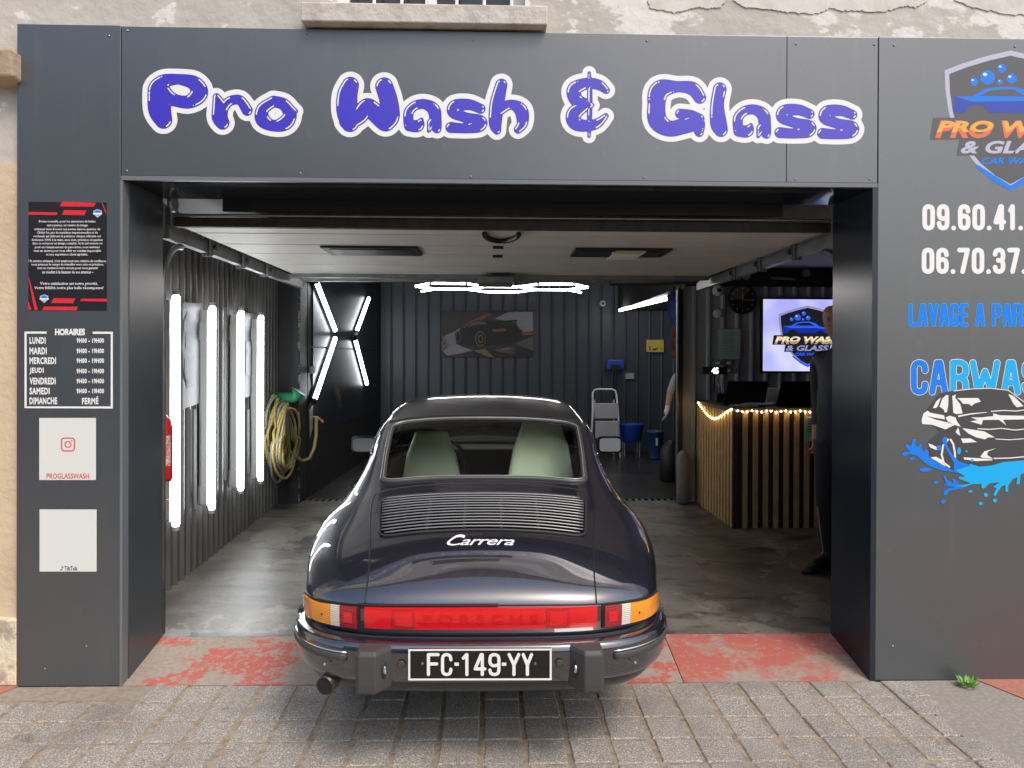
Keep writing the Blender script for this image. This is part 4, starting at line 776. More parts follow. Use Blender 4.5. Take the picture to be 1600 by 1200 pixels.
# ================================================================== counter corner
YS = 8.31
def PS(px, py, off=0): return onY(px, py, YS - off)
g = thing('counter', 'reception counter faced with golden upright wooden slats', 'counter', (3.1, 7.5, FZ))
cx0, cy0, cz = 2.23, 7.0, 1.2
MB().box(cx0+.03, 4.2, cy0+.03, 8.28, FZ, cz-.04).build('carcass', mat('counter_core', (.03, .024, .02), .6), g)
MB().box(cx0-.01, 4.22, cy0-.01, 8.29, cz-.04, cz).build('counter_top', 'top', g, bevel=.004)
for k in range(20):
    x = cx0 + k*.0965; 
    MB().box(x, x+.045, cy0, cy0+.029, FZ, cz-.041).build('slat', 'brown' if k == 0 else 'oak', g, bevel=.003)
    if k: MB().lathe([(.008, 0), (.005, .006)], (x+.07, cy0+.029, FZ+.06), (0, -1, 0), 8).build('bolt', 'galv', g)
for k in range(13):
    y = cy0+.032 + k*.097; MB().box(cx0, cx0+.029, y, y+.05, FZ, cz-.041).build('slat', 'oak', g, bevel=.003)
# light string
g = thing('light_string', 'warm fairy light string looped along the counter edge', 'light string', (2.3, 6.98, 1.1))
pts = [onP(*q, Vector((cx0-.018, 0, 0)), Vector((1, 0, 0))) for q in ((1091,628),(1095,634),(1100,641),(1106,648),(1112,652),(1117,653),(1123,651),(1130,646),(1137,641),(1143,638))] + [Vector((cx0-.01 + .045*k, cy0-.022, 1.175 + .006*math.sin(k*1.9))) for k in range(1, 43)]
MB().tube(pts, .0025, 5).build('wire', 'paper', g)
dense = []
for a, c in zip(pts[:-1], pts[1:]): dense += [a, (a+c)/2] if (c-a).length > .06 else [a]
for k, p in enumerate(dense):
    MB().lathe([(.001, -.008), (.006, -.004), (.0065, .003), (.001, .008)], p + Vector((0, -.002, -.008)), (0, 0, 1), 6).build('bulb', 'bulb', g)
# notice on counter
a, c = onY(1257, 640, cy0-.006), onY(1279, 690, cy0-.006)
g = thing('counter_notice', 'mint price notice hanging on the front of the counter', 'notice', (a.x, cy0, c.z))
MB().box(a.x, c.x, cy0-.005, cy0-.002, c.z, a.z).build('sheet', 'mint', g); MB().box(a.x+.02, c.x-.02, cy0-.008, cy0-.0055, a.z-.05, a.z-.005).build('warning_mark', 'posterr', g)
for k in range(6): MB().box(a.x+.03, c.x-.02-.01*(k % 3), cy0-.008, cy0-.0055, a.z-.09-k*.024, a.z-.082-k*.024).build('text_bar', 'ink', g)
# screen with shield logo
scr = thing('wall_screen', 'lit wall screen showing the shield logo above the counter', 'screen', tuple(PS(1250, 580)))
a, c = PS(1190, 468), PS(1308, 580)
MB().box(a.x-.02, c.x+.35, YS-.05, YS-.002, c.z-.02, a.z+.02).build('housing', 'black', scr)
sbg = emis('screen_lilac', (.60, .60, 1.0), 0.72)
t = sbg.node_tree; n_ = t.nodes.new('ShaderNodeTexNoise'); n_.inputs['Scale'].default_value = 2.5; geo = t.nodes.new('ShaderNodeNewGeometry'); t.links.new(geo.outputs['Position'], n_.inputs['Vector'])
rp = t.nodes.new('ShaderNodeValToRGB'); rp.color_ramp.elements[0].color = (.42, .42, .95, 1); rp.color_ramp.elements[1].color = (.72, .72, 1, 1); rp.color_ramp.elements[0].position = .35; rp.color_ramp.elements[1].position = .65
t.links.new(n_.outputs['Fac'], rp.inputs[0]); t.links.new(rp.outputs[0], t.nodes['Emission'].inputs[0])
MB().box(a.x, c.x+.32, YS-.054, YS-.0505, c.z, a.z).build('display', sbg, scr)
SC = {'logodark': (.012, .014, .02), 'logogrey': (.3, .28, .55), 'cyan': (.03, .12, .9), 'white': (.5, .6, 1), 'logonavy': (.01, .03, .35), 'orange': (.5, .33, .2), 'gold': (.95, .8, .5)}
SM = {k: emis('screen_' + k, v, .7) for k, v in SC.items()}
logo((1258.7, 478), .4375, YS-.0555, scr, .0012, lambda n: SM[n], lambda x, y, Y: (lambda p: Vector((p.x, Y, p.z)))(PS(x, y)))
# clock, discs, paper
g = thing('wall_clock', 'round black wall clock with pale quarter beside the screen', 'clock', tuple(PS(1159, 468)))
p = PS(1159, 468); r = .162
MB().lathe([(r, 0), (r, .03), (r-.012, .035), (r-.014, .025)], p, (0, -1, 0), 32).build('case', 'glossblack', g)
MB().add([p + Vector((0, -.027, 0))] + [p + Vector((-(r-.02)*math.sin(q*math.pi/20), -.027, (r-.02)*math.cos(q*math.pi/20))) for q in range(-4, 11)], [(0, q, q+1) for q in range(1, 15)]).build('pale_quarter', mat('clock_brown', (.12, .1, .08), .3), g, fix=False)
for k in range(12):
    q = k*math.pi/6; d = Vector((math.sin(q), 0, math.cos(q))); MB().bar(p + d*(r-.03) + Vector((0, -.031, 0)), p + d*(r-.05) + Vector((0, -.031, 0)), .006, .003, (0, 1, 0)).build('hour_mark', 'paper', g)
for d, l, w_ in (((0.02, 1), .08, .007), ((1, -.13), .12, .005), ((-.15, -.6), .05, .003)): MB().bar(p + Vector((0, -.034, 0)), p + Vector((d[0]*l, -.034, d[1]*l)), w_, .003, (0, 1, 0)).build('hand', 'yellow', g)
dome('round_detector', 1121, 454, .06, YS, 'pale round detector with dark lens left of the clock')
p = PS(1121, 490); o = MB().lathe([(.05, 0), (.05, .02), (.04, .03)], p, (0, -1, 0), 20).build('round_cover', 'paper', smooth=True); tag(o, 'plain pale disc on the wall below the round detector', 'cover')
a, c = PS(1122, 514), PS(1156, 561); g = thing('framed_certificate', 'pale green printed sheet on the wall under the clock', 'notice', (a.x, YS, c.z))
MB().box(a.x, c.x, YS-.012, YS-.002, c.z, a.z).build('sheet', 'mint', g)
for k in range(11): MB().box(a.x+.05 + (.03 if k % 4 == 3 else 0), c.x-.05 - (.02*(k % 3)), YS-.016, YS-.0125, a.z-.05-k*.022, a.z-.043-k*.022).build('text_bar', mat('faint_green', (.2, .33, .27), .8) if k == 0 else bpy.data.materials['faint_green'], g)
for k, (x, y) in enumerate(((1122,567),(1139,567),(1139,579))):
    p = PS(x, y, .0); g = thing('round_badge', ('left', 'upper right', 'lower right')[k] + ' of three round metal badges under the green sheet', 'badge', tuple(p), 'round badges'); MB().lathe([(.032, 0), (.032, .02), (.024, .026)], p, (0, -1, 0), 16).build('disc', 'galv', g); MB().lathe([(.018, .027), (.012, .034)], p, (0, -1, 0), 12).build('centre', 'paper', g)
p = onY(1120, 579, 8.1); g = thing('digital_clock', 'small black digital clock showing bright digits on the counter', 'clock', (p.x, 8.1, cz))
a, c = onY(1097, 573, 8.1), onY(1136, 585, 8.1)
MB().box(a.x, c.x, 8.08, 8.14, c.z, a.z).build('case', 'black', g, bevel=.01); MB().tube([((a.x+c.x)/2, 8.12, cz), ((a.x+c.x)/2, 8.12, c.z)], .012, 8).build('stem', 'black', g)
uv, fs, _ = text_mesh('45', .02); a2, c2 = onY(1112, 574.5, 8.079), onY(1122.5, 584, 8.079)
MB().add([(a2.x + u*(c2.x-a2.x), 8.0775, c2.z + v*(a2.z-c2.z)) for u, v in uv], fs).build('digits', emis('digits', (1, 1, 1), 3), g, fix=False)
MB().tube([onY(1122, 586, 8.11), onY(1118, 594, 8.11), onY(1123, 603, 8.11), onY(1121, 612, 8.11)], .004, 5).build('cord', 'paper', g)
# counter clutter: pens, papers, laptops
g = thing('pen_holder', 'dark pen box with coloured pens on the counter end', 'pen holder', (2.35, 7.7, cz))
MB().box(2.27, 2.52, 7.66, 7.78, cz+.001, cz+.10).build('box', 'black', g, bevel=.006)
for k in range(12):
    x = 2.28 + k*.02; MB().tube([(x, 7.72 + .03*(k % 2), cz+.08), (x + rnd.uniform(-.01, .01), 7.72, cz+.14 + rnd.uniform(0, .05))], .007, 6).build('pen', ('navy', 'posterr', 'bluep', 'paper', 'bluep')[k % 5], g)
for k in range(4):
    a = rnd.uniform(-.4, .4); ca, sa = math.cos(a), math.sin(a); x, y = 2.42 + .06*k, 7.28 + .05*(k % 2); z = cz + .002 + k*.007
    q = [(x + dx*ca - dy*sa, y + dx*sa + dy*ca, z) for dx, dy in ((-.13, -.09), (.13, -.09), (.13, .09), (-.13, .09))]
    o = MB().prism(q, (0, 0, .006)).build('paper_stack', 'paper'); tag(o, ('bottom', 'second', 'third', 'top')[k] + ' sheet of the loose pile of papers on the counter end', 'papers', 'counter papers')
def laptop(x0, x1, y0, y1, Y, label):
    a, c = onY(x0, y0, Y), onY(x1, y1, Y); g = thing('open_laptop', label, 'laptop', ((a.x+c.x)/2, Y, cz), 'open laptops')
    MB().hexa([(a.x, Y, cz+.012), (c.x, Y, cz+.012), (c.x, Y+.012, cz+.012), (a.x, Y+.012, cz+.012), (a.x+.02, Y-.09, a.z), (c.x-.005, Y-.09, a.z), (c.x-.005, Y-.078, a.z), (a.x+.02, Y-.078, a.z)]).build('lid', 'laptop', g, bevel=.004)
    MB().box(a.x, c.x, Y+.013, Y+.26, cz+.001, cz+.018).build('base', 'laptop', g, bevel=.003)
laptop(1130, 1196, 595, 631, 7.32, 'black open laptop seen from behind near the left end of the counter')
laptop(1213, 1274, 595, 631, 7.32, 'black open laptop seen from behind next to the man in the dark jacket')
a, c = onY(1196, 606, 7.5), onY(1214, 632, 7.5); o = MB().box(a.x, c.x, 7.48, 7.56, cz+.001, a.z).build('white_box', 'paper', bevel=.01); tag(o, 'small pale box between the two laptops', 'box')
for k, px in enumerate((1258, 1165)):
    p = onY(px, 426+4*k, 8.25); g = thing('ceiling_spot', ('right', 'left')[k] + ' small spotlight on the black band above the clock', 'spotlight', tuple(p), 'spotlights'); MB().lathe([(.03, 0), (.045, .05), (.04, .09)], p, (-.2, -1, -.2), 14).build('head', 'galv', g); MB().tube([p, p + Vector((0, .05, .02))], .012, 6).build('arm', 'black', g)
p0_ = onY(1205, 434, 8.2); g = thing('wall_bracket', 'thin metal bracket arm on the black band above the screen', 'bracket', tuple(p0_)); MB().tube([p0_, onY(1242, 436, 8.2)], .015, 8).build('arm', 'galv', g); MB().lathe([(.04, 0), (.04, .03)], onY(1247, 437, 8.22), (0, -1, 0), 14).build('wheel', 'black', g)
# partition end, banner, wrapped post
g = thing('partition_post', 'dark metal post capping the end of the counter wall', 'post', (2.07, 8.36, FZ))
MB().box(2.03, 2.088, 8.29, 8.42, FZ, 2.64).build('post', 'black', g, bevel=.006); MB().tube([(2.02, 8.27, .5), (2.02, 8.27, 2.4)], .014, 8).build('pipe', 'galv', g)
g = thing('grey_sack', 'grey wrapped bundle standing at the foot of the partition post', 'bundle', (2.05, 8.24, FZ))
MB().lathe([(.03, FZ), (.075, FZ+.02), (.07, .3), (.075, .5), (.06, .62), (.02, .66)], (2.07, 8.2, 0), (0, 0, 1), 16).build('wrap', mat('grey_wrap', (.2, .19, .18), .8, bump=(18, .8, .03)), g, smooth=True)
g = thing('feather_banner', 'blue and orange feather banner hanging beside the partition post', 'banner', tuple(onY(1053, 560, 9.2)))
YQ = 9.2
def q9(l): return [onY(x, y, YQ) for x, y in l]
MB().prism(q9([(1042,462),(1050,456),(1061,454),(1063,470),(1062,500),(1057,512),(1050,508),(1045,495)]), (0, .01, 0)).build('blue_panel', mat('banner_blue', (.03, .05, .2), .6), g)
MB().prism(q9([(1049,511),(1056,513),(1061,505),(1063,560),(1050,559)]), (0, .01, 0)).build('red_panel', mat('banner_red', (.22, .03, .02), .6, noise=(9, (.02, .02, .02), .5, .55, 4)), g)
MB().prism(q9([(1055,527),(1067,527),(1067,537),(1055,537)]), (0, -.02, 0)).build('orange_patch', mat('banner_orange', (.55, .1, .03), .6), g); MB().prism([p_ + Vector((0, -.003, 0)) for p_ in q9([(1047,470),(1053,464),(1058,470),(1058,490),(1053,498),(1048,492)])], (0, .002, 0)).build('ring', mat('banner_blue_light', (.06, .09, .32), .6), g)
MB().tube(q9([(1061, 452), (1063, 500), (1063, 580)]), .012, 6).build('pole', 'galv', g)
g = thing('ceiling_plant', 'sprig of green leaves hanging above the blue banner', 'plant', tuple(onY(1064, 442, 8.2)))
for k in range(14):
    p = onY(1057 + rnd.uniform(0, 12), 438 + rnd.uniform(0, 9), 8.18 + rnd.uniform(-.05, .05)); a = rnd.uniform(0, 6.28); d = Vector((math.cos(a), rnd.uniform(-.5, .5), math.sin(a)))*.05; s_ = d.cross(Vector((0, 1, 0))).normalized()*.018
    MB().add([p-d, p+s_, p+d, p-s_], [(0,1,2,3)]).build('leaf', 'leaf', g, fix=False)
# weed on the pavement
wp = onZ(1513, 1074, 0); g = thing('weed', 'small green weed growing at the foot of the right panel', 'plant', tuple(wp))
for k in range(40):
    a = rnd.uniform(0, 6.28); r0 = rnd.uniform(0, .025); p = wp + Vector((r0*math.cos(a), r0*math.sin(a), .004)); d = Vector((math.cos(a)*.8, math.sin(a)*.8, rnd.uniform(.4, 1.2))).normalized()*rnd.uniform(.03, .065); s_ = d.cross(Vector((0, 0, 1))).normalized()*.008
    MB().add([p, p + d*.5 + s_, p + d, p + d*.5 - s_], [(0,1,2,3)]).build('leaf', 'leaf', g, fix=False)

# ================================================================== the car
CX = -0.042
car = thing('parked_car', 'dark violet-grey classic coupe backed out of the garage, seen from behind', 'car', (CX, 5.1, 0.03))
X_ = [[0,.25,.47,.61,.71,.775,.80,.79],[0,.25,.47,.61,.71,.775,.805,.79],[0,.25,.475,.615,.718,.788,.815,.80],[0,.255,.495,.635,.738,.815,.835,.81],[0,.26,.55,.668,.765,.845,.86,.83],
      [0,.26,.535,.645,.742,.845,.86,.83],[0,.27,.55,.632,.712,.82,.845,.82],[0,.27,.555,.638,.69,.79,.825,.80],[0,.27,.545,.635,.69,.78,.81,.79],[0,.27,.535,.625,.685,.775,.80,.78],
      [0,.26,.52,.61,.69,.785,.80,.78],[0,.28,.54,.66,.73,.80,.81,.79],[0,.28,.50,.63,.72,.82,.83,.80],[0,.28,.5,.62,.70,.76,.77,.74],[0,.28,.5,.6,.66,.70,.72,.70]]
Y_ = [[3.09,3.095,3.12,3.175,3.25,3.38,3.50,3.52],[3.062,3.067,3.092,3.15,3.23,3.36,3.50,3.54],[3.185,3.188,3.205,3.25,3.32,3.43,3.56,3.60],[3.35,3.35,3.37,3.41,3.47,3.56,3.68,3.72],[3.78,3.78,3.77,3.78,3.80,3.84,3.88,3.90],
      [3.92,3.92,3.90,3.92,3.96,4.02,4.05,4.05],[4.22,4.22,4.20,4.22,4.28,4.3,4.3,4.3],[4.52,4.52,4.50,4.52,4.6,4.6,4.6,4.6],[4.8]*8,[5.1]*8,[5.55]*8,[6.15,6.12,6.0,5.88,5.9,6,6,6],[6.7]*8,[7.15,7.13,7.08,7.0,6.98,6.95,6.93,6.9],[7.22,7.2,7.14,7.08,7.03,7,6.95,6.9]]
Z_ = [[.50,.50,.50,.50,.50,.495,.46,.36],[.654,.653,.648,.643,.636,.628,.55,.36],[.758,.752,.734,.72,.697,.66,.56,.35],[.853,.844,.812,.795,.770,.70,.57,.33],[.985,.98,.953,.912,.862,.74,.57,.30],
      [1.025,1.022,1.0,.962,.892,.76,.57,.28],[1.17,1.165,1.132,1.09,.945,.77,.57,.26],[1.29,1.285,1.255,1.20,.965,.77,.57,.25],[1.368,1.362,1.325,1.24,.965,.76,.57,.25],[1.405,1.398,1.36,1.25,.96,.75,.56,.25],
      [1.36,1.352,1.31,1.21,.955,.75,.56,.25],[1.0,.995,.985,.97,.93,.75,.56,.25],[.87,.865,.86,.88,.86,.70,.55,.28],[.68,.68,.70,.76,.78,.65,.50,.30],[.45,.45,.45,.45,.45,.45,.42,.30]]
def pchip(t, P_, tt):
    h = np.diff(t)[:, None]; d = np.diff(P_, axis=0)/h; m = np.zeros_like(P_)
    a, b_ = d[:-1], d[1:]; w1, w2 = 2*h[1:]+h[:-1], h[1:]+2*h[:-1]
    with np.errstate(all='ignore'): hm = (w1+w2)/(w1/a + w2/b_)
    m[1:-1] = np.where(a*b_ > 0, hm, 0); m[0], m[-1] = d[0], d[-1]
    # blend towards plain central slopes for a rounder surface
    cs = (P_[2:]-P_[:-2])/(t[2:]-t[:-2])[:, None]; m[1:-1] = np.where(a*b_ > 0, .5*m[1:-1]+.5*cs, m[1:-1]*.5 + cs*.25)
    k = np.clip(np.searchsorted(t, tt, side='right')-1, 0, len(t)-2); hh = (t[k+1]-t[k])[:, None]; s = ((tt-t[k])[:, None])/hh
    return (2*s**3-3*s**2+1)*P_[k] + (s**3-2*s**2+s)*hh*m[k] + (-2*s**3+3*s**2)*P_[k+1] + (s**3-s**2)*hh*m[k+1]
ctrl = np.stack([np.array(X_, float), np.array(Y_, float), np.array(Z_, float)], -1)
left = ctrl[:, :0:-1].copy(); left[..., 0] *= -1
full = np.concatenate([left, ctrl], 1)                    # 15 columns, param -7..7
nr, ncc = full.shape[:2]
tc = np.concatenate([[0], np.cumsum(np.linalg.norm(np.diff(full, axis=1), axis=2).mean(0))]); tr = np.concatenate([[0], np.cumsum(np.linalg.norm(np.diff(full, axis=0), axis=2).mean(1))])
NCf, NRf = 181, 340
fc = np.linspace(0, tc[-1], NCf); frr = np.linspace(0, tr[-1], NRf)
A = np.stack([pchip(tc, full[r], fc) for r in range(nr)])
G = np.stack([pchip(tr, A[:, c], frr) for c in range(NCf)], 1)      # NRf x NCf x 3
for it in range(26):
    G2 = G.copy(); G2[1:-1, 1:-1] = .5*G[1:-1, 1:-1] + .125*(G[:-2, 1:-1]+G[2:, 1:-1]+G[1:-1, :-2]+G[1:-1, 2:]); G2[0, 1:-1] = G[0, 1:-1]; G = G2
rpar = np.interp(frr, tr, np.arange(nr)); cpar = np.interp(fc, tc, np.arange(ncc)) - 7
gu = np.gradient(G, axis=0); gv = np.gradient(G, axis=1); NRM = np.cross(gv, gu); NRM /= np.linalg.norm(NRM, axis=2, keepdims=True) + 1e-9
if NRM[150, 90, 2] < 0: NRM = -NRM
G[..., 0] += CX
def S(r, c, off=0.0):
    i = np.interp(r, rpar, np.arange(NRf)); j = np.interp(c, cpar, np.arange(NCf)); i0, j0 = int(min(i, NRf-2)), int(min(j, NCf-2)); a, b_ = i-i0, j-j0
    f = lambda Q: (1-a)*(1-b_)*Q[i0, j0] + a*(1-b_)*Q[i0+1, j0] + (1-a)*b_*Q[i0, j0+1] + a*b_*Q[i0+1, j0+1]
    return Vector(f(G) + f(NRM)*off)
def inrr(r, c, r0, r1, c0, c1, rad):       # rounded rectangle in (r, c); rad in c units, r scaled
    k = .45; x, y = abs(c-(c0+c1)/2)-(c1-c0)/2+rad, (abs(r-(r0+r1)/2)-(r1-r0)/2)*(1/k)+rad
    return math.hypot(max(x, 0), max(y, 0)) - rad + min(max(x, y), 0) < 0
RW = (5.04, 7.0, -1.96, 1.96, .35)
def region(r, c, p):
    if inrr(r, c, *RW): return 'rear_window'
    ac = abs(c)
    if 10.08 < r < 10.93 and ac < 2.75: return 'windscreen'
    if 6.15 < r < 10.55 and 3.12 < ac < 3.86 and not (7.35 < r < 7.5) : return 'side_window'
    for yc in (4.03, 6.3):
        if ac > 4.2 and math.hypot(p[1]-yc, p[2]-.33) < .335: return None
    if 1.02 < r < 4.55 and ac < 2.0 and not (r > 4.2 and ac > 1.85): return 'engine_lid'
    return 'body_shell'
cells = {}
rc = .5*(rpar[1:]+rpar[:-1]); ccn = .5*(cpar[1:]+cpar[:-1])
for i in range(NRf-1):
    for j in range(NCf-1):
        k = region(rc[i], ccn[j], .25*(G[i,j]+G[i+1,j]+G[i,j+1]+G[i+1,j+1]))
        if k is None: continue
        if k == 'side_window': k = 'side_window' + ('_l' if ccn[j] < 0 else '_r')
        cells.setdefault(k, []).append((i, j))
for k, lst in cells.items():
    idx = {}; vs = []; ns = []; fs = []
    def vv(i, j):
        if (i, j) not in idx: idx[(i, j)] = len(vs); vs.append(G[i, j]); ns.append(NRM[i, j])
        return idx[(i, j)]
    for i, j in lst: fs.append((vv(i, j), vv(i, j+1), vv(i+1, j+1), vv(i+1, j)))
    me = bpy.data.meshes.new(k); me.from_pydata([tuple(v) for v in vs], [], fs); me.update()
    if me.polygons[0].normal.dot(Vector(ns[fs[0][0]])) < 0: me.flip_normals()
    me.polygons.foreach_set('use_smooth', [True]*len(fs)); me.normals_split_custom_set_from_vertices([tuple(n) for n in ns])
    nm = k.replace('_l', '').replace('_r', '') if k.startswith('side_window') else k
    me.materials.append(M['cglass'] if ('window' in k or k == 'windscreen') else M['paint'])
    o = bpy.data.objects.new(nm, me); C.objects.link(o); put(o, car); o['base'] = car['base']
lid = bpy.data.objects['engine_lid']; shell = bpy.data.objects['body_shell']
def rr_path(r0, r1, c0, c1, rad, off, n=7):
    out = []; k = .45
    cs = [(r0+rad*k, c0+rad, math.pi), (r0+rad*k, c1-rad, 1.5*math.pi), (r1-rad*k, c1-rad, 0), (r1-rad*k, c0+rad, .5*math.pi)]
    raw = []
    for rr_, cc_, a0 in cs:
        for q in range(n):
            a = a0 + q/(n-1)*math.pi/2; raw.append((rr_ + rad*k*math.sin(a), cc_ + rad*math.cos(a)))
    for (ra, ca), (rb, cb) in zip(raw, raw[1:]+raw[:1]):
        m_ = max(1, int(max(abs(rb-ra)/.12, abs(cb-ca)/.15)))
        for q in range(m_): out.append(S(ra+(rb-ra)*q/m_, ca+(cb-ca)*q/m_, off))
    return out
MB().tube(rr_path(*RW, .001), .015, 10, closed=True).build('window_seal', 'seal', car, smooth=True)
MB().tube(rr_path(5.06, 6.98, -1.94, 1.94, .34, .013), .0022, 6, closed=True).build('seal_trim', 'alu', car, smooth=True)
# shut line of the engine lid
sl_ = [(1.02 + k*.12, 2.0) for k in range(27)]; arc = []
top = [(4.3, 1.98), (4.42, 1.93), (4.52, 1.8), (4.58, 1.6)] + [(4.6 + .1*(1-(q/1.5)**2), q) for q in (1.3, 1.0, .7, .35, 0)]
half = [p for p in sl_ if p[0] < 4.28] + top
ln = half + [(r, -c) for r, c in half[::-1][1:]]
MB().tube([S(r, c, .0005) for r, c in ln], .0035, 6).build('shut_line', 'black', car, smooth=True)
MB().tube([S(1.0, c, .002) for c in np.linspace(-5.2, 5.2, 80)], .004, 6).build('lamp_seam', 'black', car, smooth=True)
# grille
g0, g1, gc = 3.16, 3.97, 1.83
def patch(name, r0, r1, c0, c1, off, m, parent, nr_=10, nc_=30, wall=True, th=None):
    b = MB(); rs, cs_ = np.linspace(r0, r1, nr_), np.linspace(c0, c1, nc_)
    vs = [S(r, c, off) for r in rs for c in cs_]; fs = [(i*nc_+j, i*nc_+j+1, (i+1)*nc_+j+1, (i+1)*nc_+j) for i in range(nr_-1) for j in range(nc_-1)]
    b.add(vs, fs)
    if wall:
        ring = [(r0, c) for c in cs_] + [(r, c1) for r in rs[1:]] + [(r1, c) for c in cs_[::-1][1:]] + [(r, c0) for r in rs[::-1][1:-1]]
        n = len(ring); b.add([S(r, c, off) for r, c in ring] + [S(r, c, -.004) for r, c in ring], [(k, (k+1) % n, (k+1) % n+n, k+n) for k in range(n)])
    o = b.build(name, m, parent); 
    for p in o.data.polygons: p.use_smooth = len(p.vertices) == 4 and p.index < len(fs)
    return o
M['gap_shade'] = mat('grille_gap_shade', (0.003, 0.003, 0.003), 1.0, spec=0.0)  # flat black on the lid surface, painted shade between the slats
gr = patch('grille', g0+.01, g1-.01, -gc+.02, gc-.02, .003, 'gap_shade', car, 14, 40); gr['base'] = car['base']
MB().tube(rr_path(g0, g1, -gc, gc, .2, .004), .007, 8, closed=True).build('grille_frame', 'rubber', gr, smooth=True)
for k in range(13):
    r = g0 + .05 + (g1-g0-.095)*k/12; e = gc - (.10 if k in (0, 12) else .04)
    MB().tube([S(r, c, .009) for c in np.linspace(-e, e, 34)], .0042, 6).build('slat', 'slat', gr, smooth=True)
for c in (-.98, -.33, .33, .98): MB().tube([S(r, c, .002) for r in np.linspace(g0+.02, g1-.02, 10)], .0075, 6).build('rib', 'black', gr)
# model script on the lid
uv, fs, _ = text_mesh('Carrera', .006, .42, 4, .92)
def lid_rc(px, py): # pixel -> lid parameters by search
    best = None
    for r in np.linspace(2.6, 3.2, 31):
        q = S(r, 0); pyy = 560 + F*(H-q.z)/q.y; d = abs(pyy-py)
        if best is None or d < best[0]: best = (d, r, q.y)
    x = (px - 769.5)/F*best[2] - CX; return best[1], x/.255
ra, _ = lid_rc(750, 836); rb, _ = lid_rc(750, 853); ca = lid_rc(700, 844)[1]; cb = lid_rc(805, 844)[1]
MB().add([S(rb + v*(ra-rb), ca + u*(cb-ca), .004) for u, v in uv], fs).build('model_script', 'platew', lid, fix=False)
# tail lamps
for s in (-1, 1):
    cc = lambda a, b_: (a, b_) if s > 0 else (-b_, -a)
    lamp = patch('tail_lamp', .29, .97, *cc(2.16, 5.05), .006, 'rubber', car, 6, 30); lamp['base'] = car['base']
    patch('red_lens', .33, .94, *cc(2.22, 2.74), .013, 'redlens2', lamp, 6, 8); patch('reflector_core', .48, .78, *cc(2.34, 2.6), .0145, 'redlens', lamp, 4, 6, False)
    patch('clear_lens', .33, .94, *cc(2.75, 3.06), .013, 'clear', lamp, 6, 6); patch('amber_lens', .33, .94, *cc(3.07, 5.0), .013, 'amber', lamp, 6, 26)
    p = S(.6, s*3.4, .014); MB().lathe([(.004, 0), (.003, .003)], p, (s*.5, -1, 0), 8).build('lens_screw', 'black', lamp)
refl = patch('rear_reflector', .36, .95, -2.0, 2.0, .010, 'redlens', car, 6, 50); refl['base'] = car['base']
for s in (-1, 1):
    a, b_ = (1.06, 1.50) if s > 0 else (-1.50, -1.06)
    patch('fog_lens', .39, .92, a, b_, .0125, 'redlens3', refl, 6, 8); patch('fog_core', .46, .85, a+.06, b_-.06, .0145, 'redlens', refl, 4, 6, False)
uv, fs, _ = text_mesh('PORSCHE', .015, 0, 3, 1.5)
islands(MB().add([S(.52 + v*.24, -.92 + u*1.84, .0118) for u, v in uv], fs), 'relief_letter', 'redtext', refl)
MB().tube([S(.10, c, .012) for c in np.linspace(-5.4, 5.4, 80)], .011, 8).build('bumper_gasket', 'rubber', car, smooth=True)
# bumper
pl_ = np.array([(-.812,3.66),(-.816,3.5),(-.795,3.34),(-.732,3.19),(-.632,3.085),(-.5,3.03),(-.3,3.008),(0,3.0),(.3,3.008),(.5,3.03),(.632,3.085),(.732,3.19),(.795,3.34),(.816,3.5),(.812,3.66)])
tt = np.concatenate([[0], np.cumsum(np.hypot(*np.diff(pl_, axis=0).T))]); ts = np.linspace(0, tt[-1], 90); PL = pchip(tt, pl_, ts)
for it in range(6): PL[1:-1] = .5*PL[1:-1] + .25*(PL[:-2]+PL[2:])
TN = np.gradient(PL, axis=0); NO = np.stack([TN[:, 1], -TN[:, 0]], 1); NO /= np.linalg.norm(NO, axis=1)[:, None]
def sweep(name, prof, m, parent, i0=0, i1=90, n=0):
    b = MB(); k = len(prof); ii = list(range(i0, i1))
    vs = [(PL[i, 0]+NO[i, 0]*d+CX, PL[i, 1]+NO[i, 1]*d, z) for i in ii for d, z in prof]
    b.add(vs, [(a*k+q, a*k+q+1, (a+1)*k+q+1, (a+1)*k+q) for a in range(len(ii)-1) for q in range(k-1)] + [tuple(range(k)), tuple((len(ii)-1)*k + q for q in range(k))][::1])
    return b.build(name, m, parent, smooth=True)
def arcp(pts, n=6):
    pts = np.array(pts, float); t = np.arange(len(pts)).astype(float); return [tuple(p) for p in pchip(t, pts, np.linspace(0, len(pts)-1, (len(pts)-1)*n+1))]
bp = sweep('bumper', arcp([(-.075,.520),(-.03,.524),(.0,.518),(.013,.500),(.016,.47),(.015,.42),(.008,.385),(-.012,.366),(-.06,.362)], 5), 'paint', car); bp['base'] = car['base']
iL = [i for i in range(90) if PL[i, 0] < -.50]; iR = [i for i in range(90) if PL[i, 0] > .50]
for ii in (iL, iR):
    sweep('rubber_strip', arcp([(.010,.478),(.024,.474),(.026,.462),(.024,.452),(.010,.448)], 3), 'guard', bp, ii[0], ii[-1]+1)
    sweep('bright_trim', [(.012,.486),(.020,.484),(.020,.480),(.012,.479)], 'chrome', bp, ii[0], ii[-1]+1)
    p = PL[ii[len(ii)//2]]
sweep('valance', arcp([(-.03,.364),(-.035,.34),(-.06,.31),(-.12,.295)], 5), mat('valance_grey', (.03, .03, .034), .35, coat=.5), car)
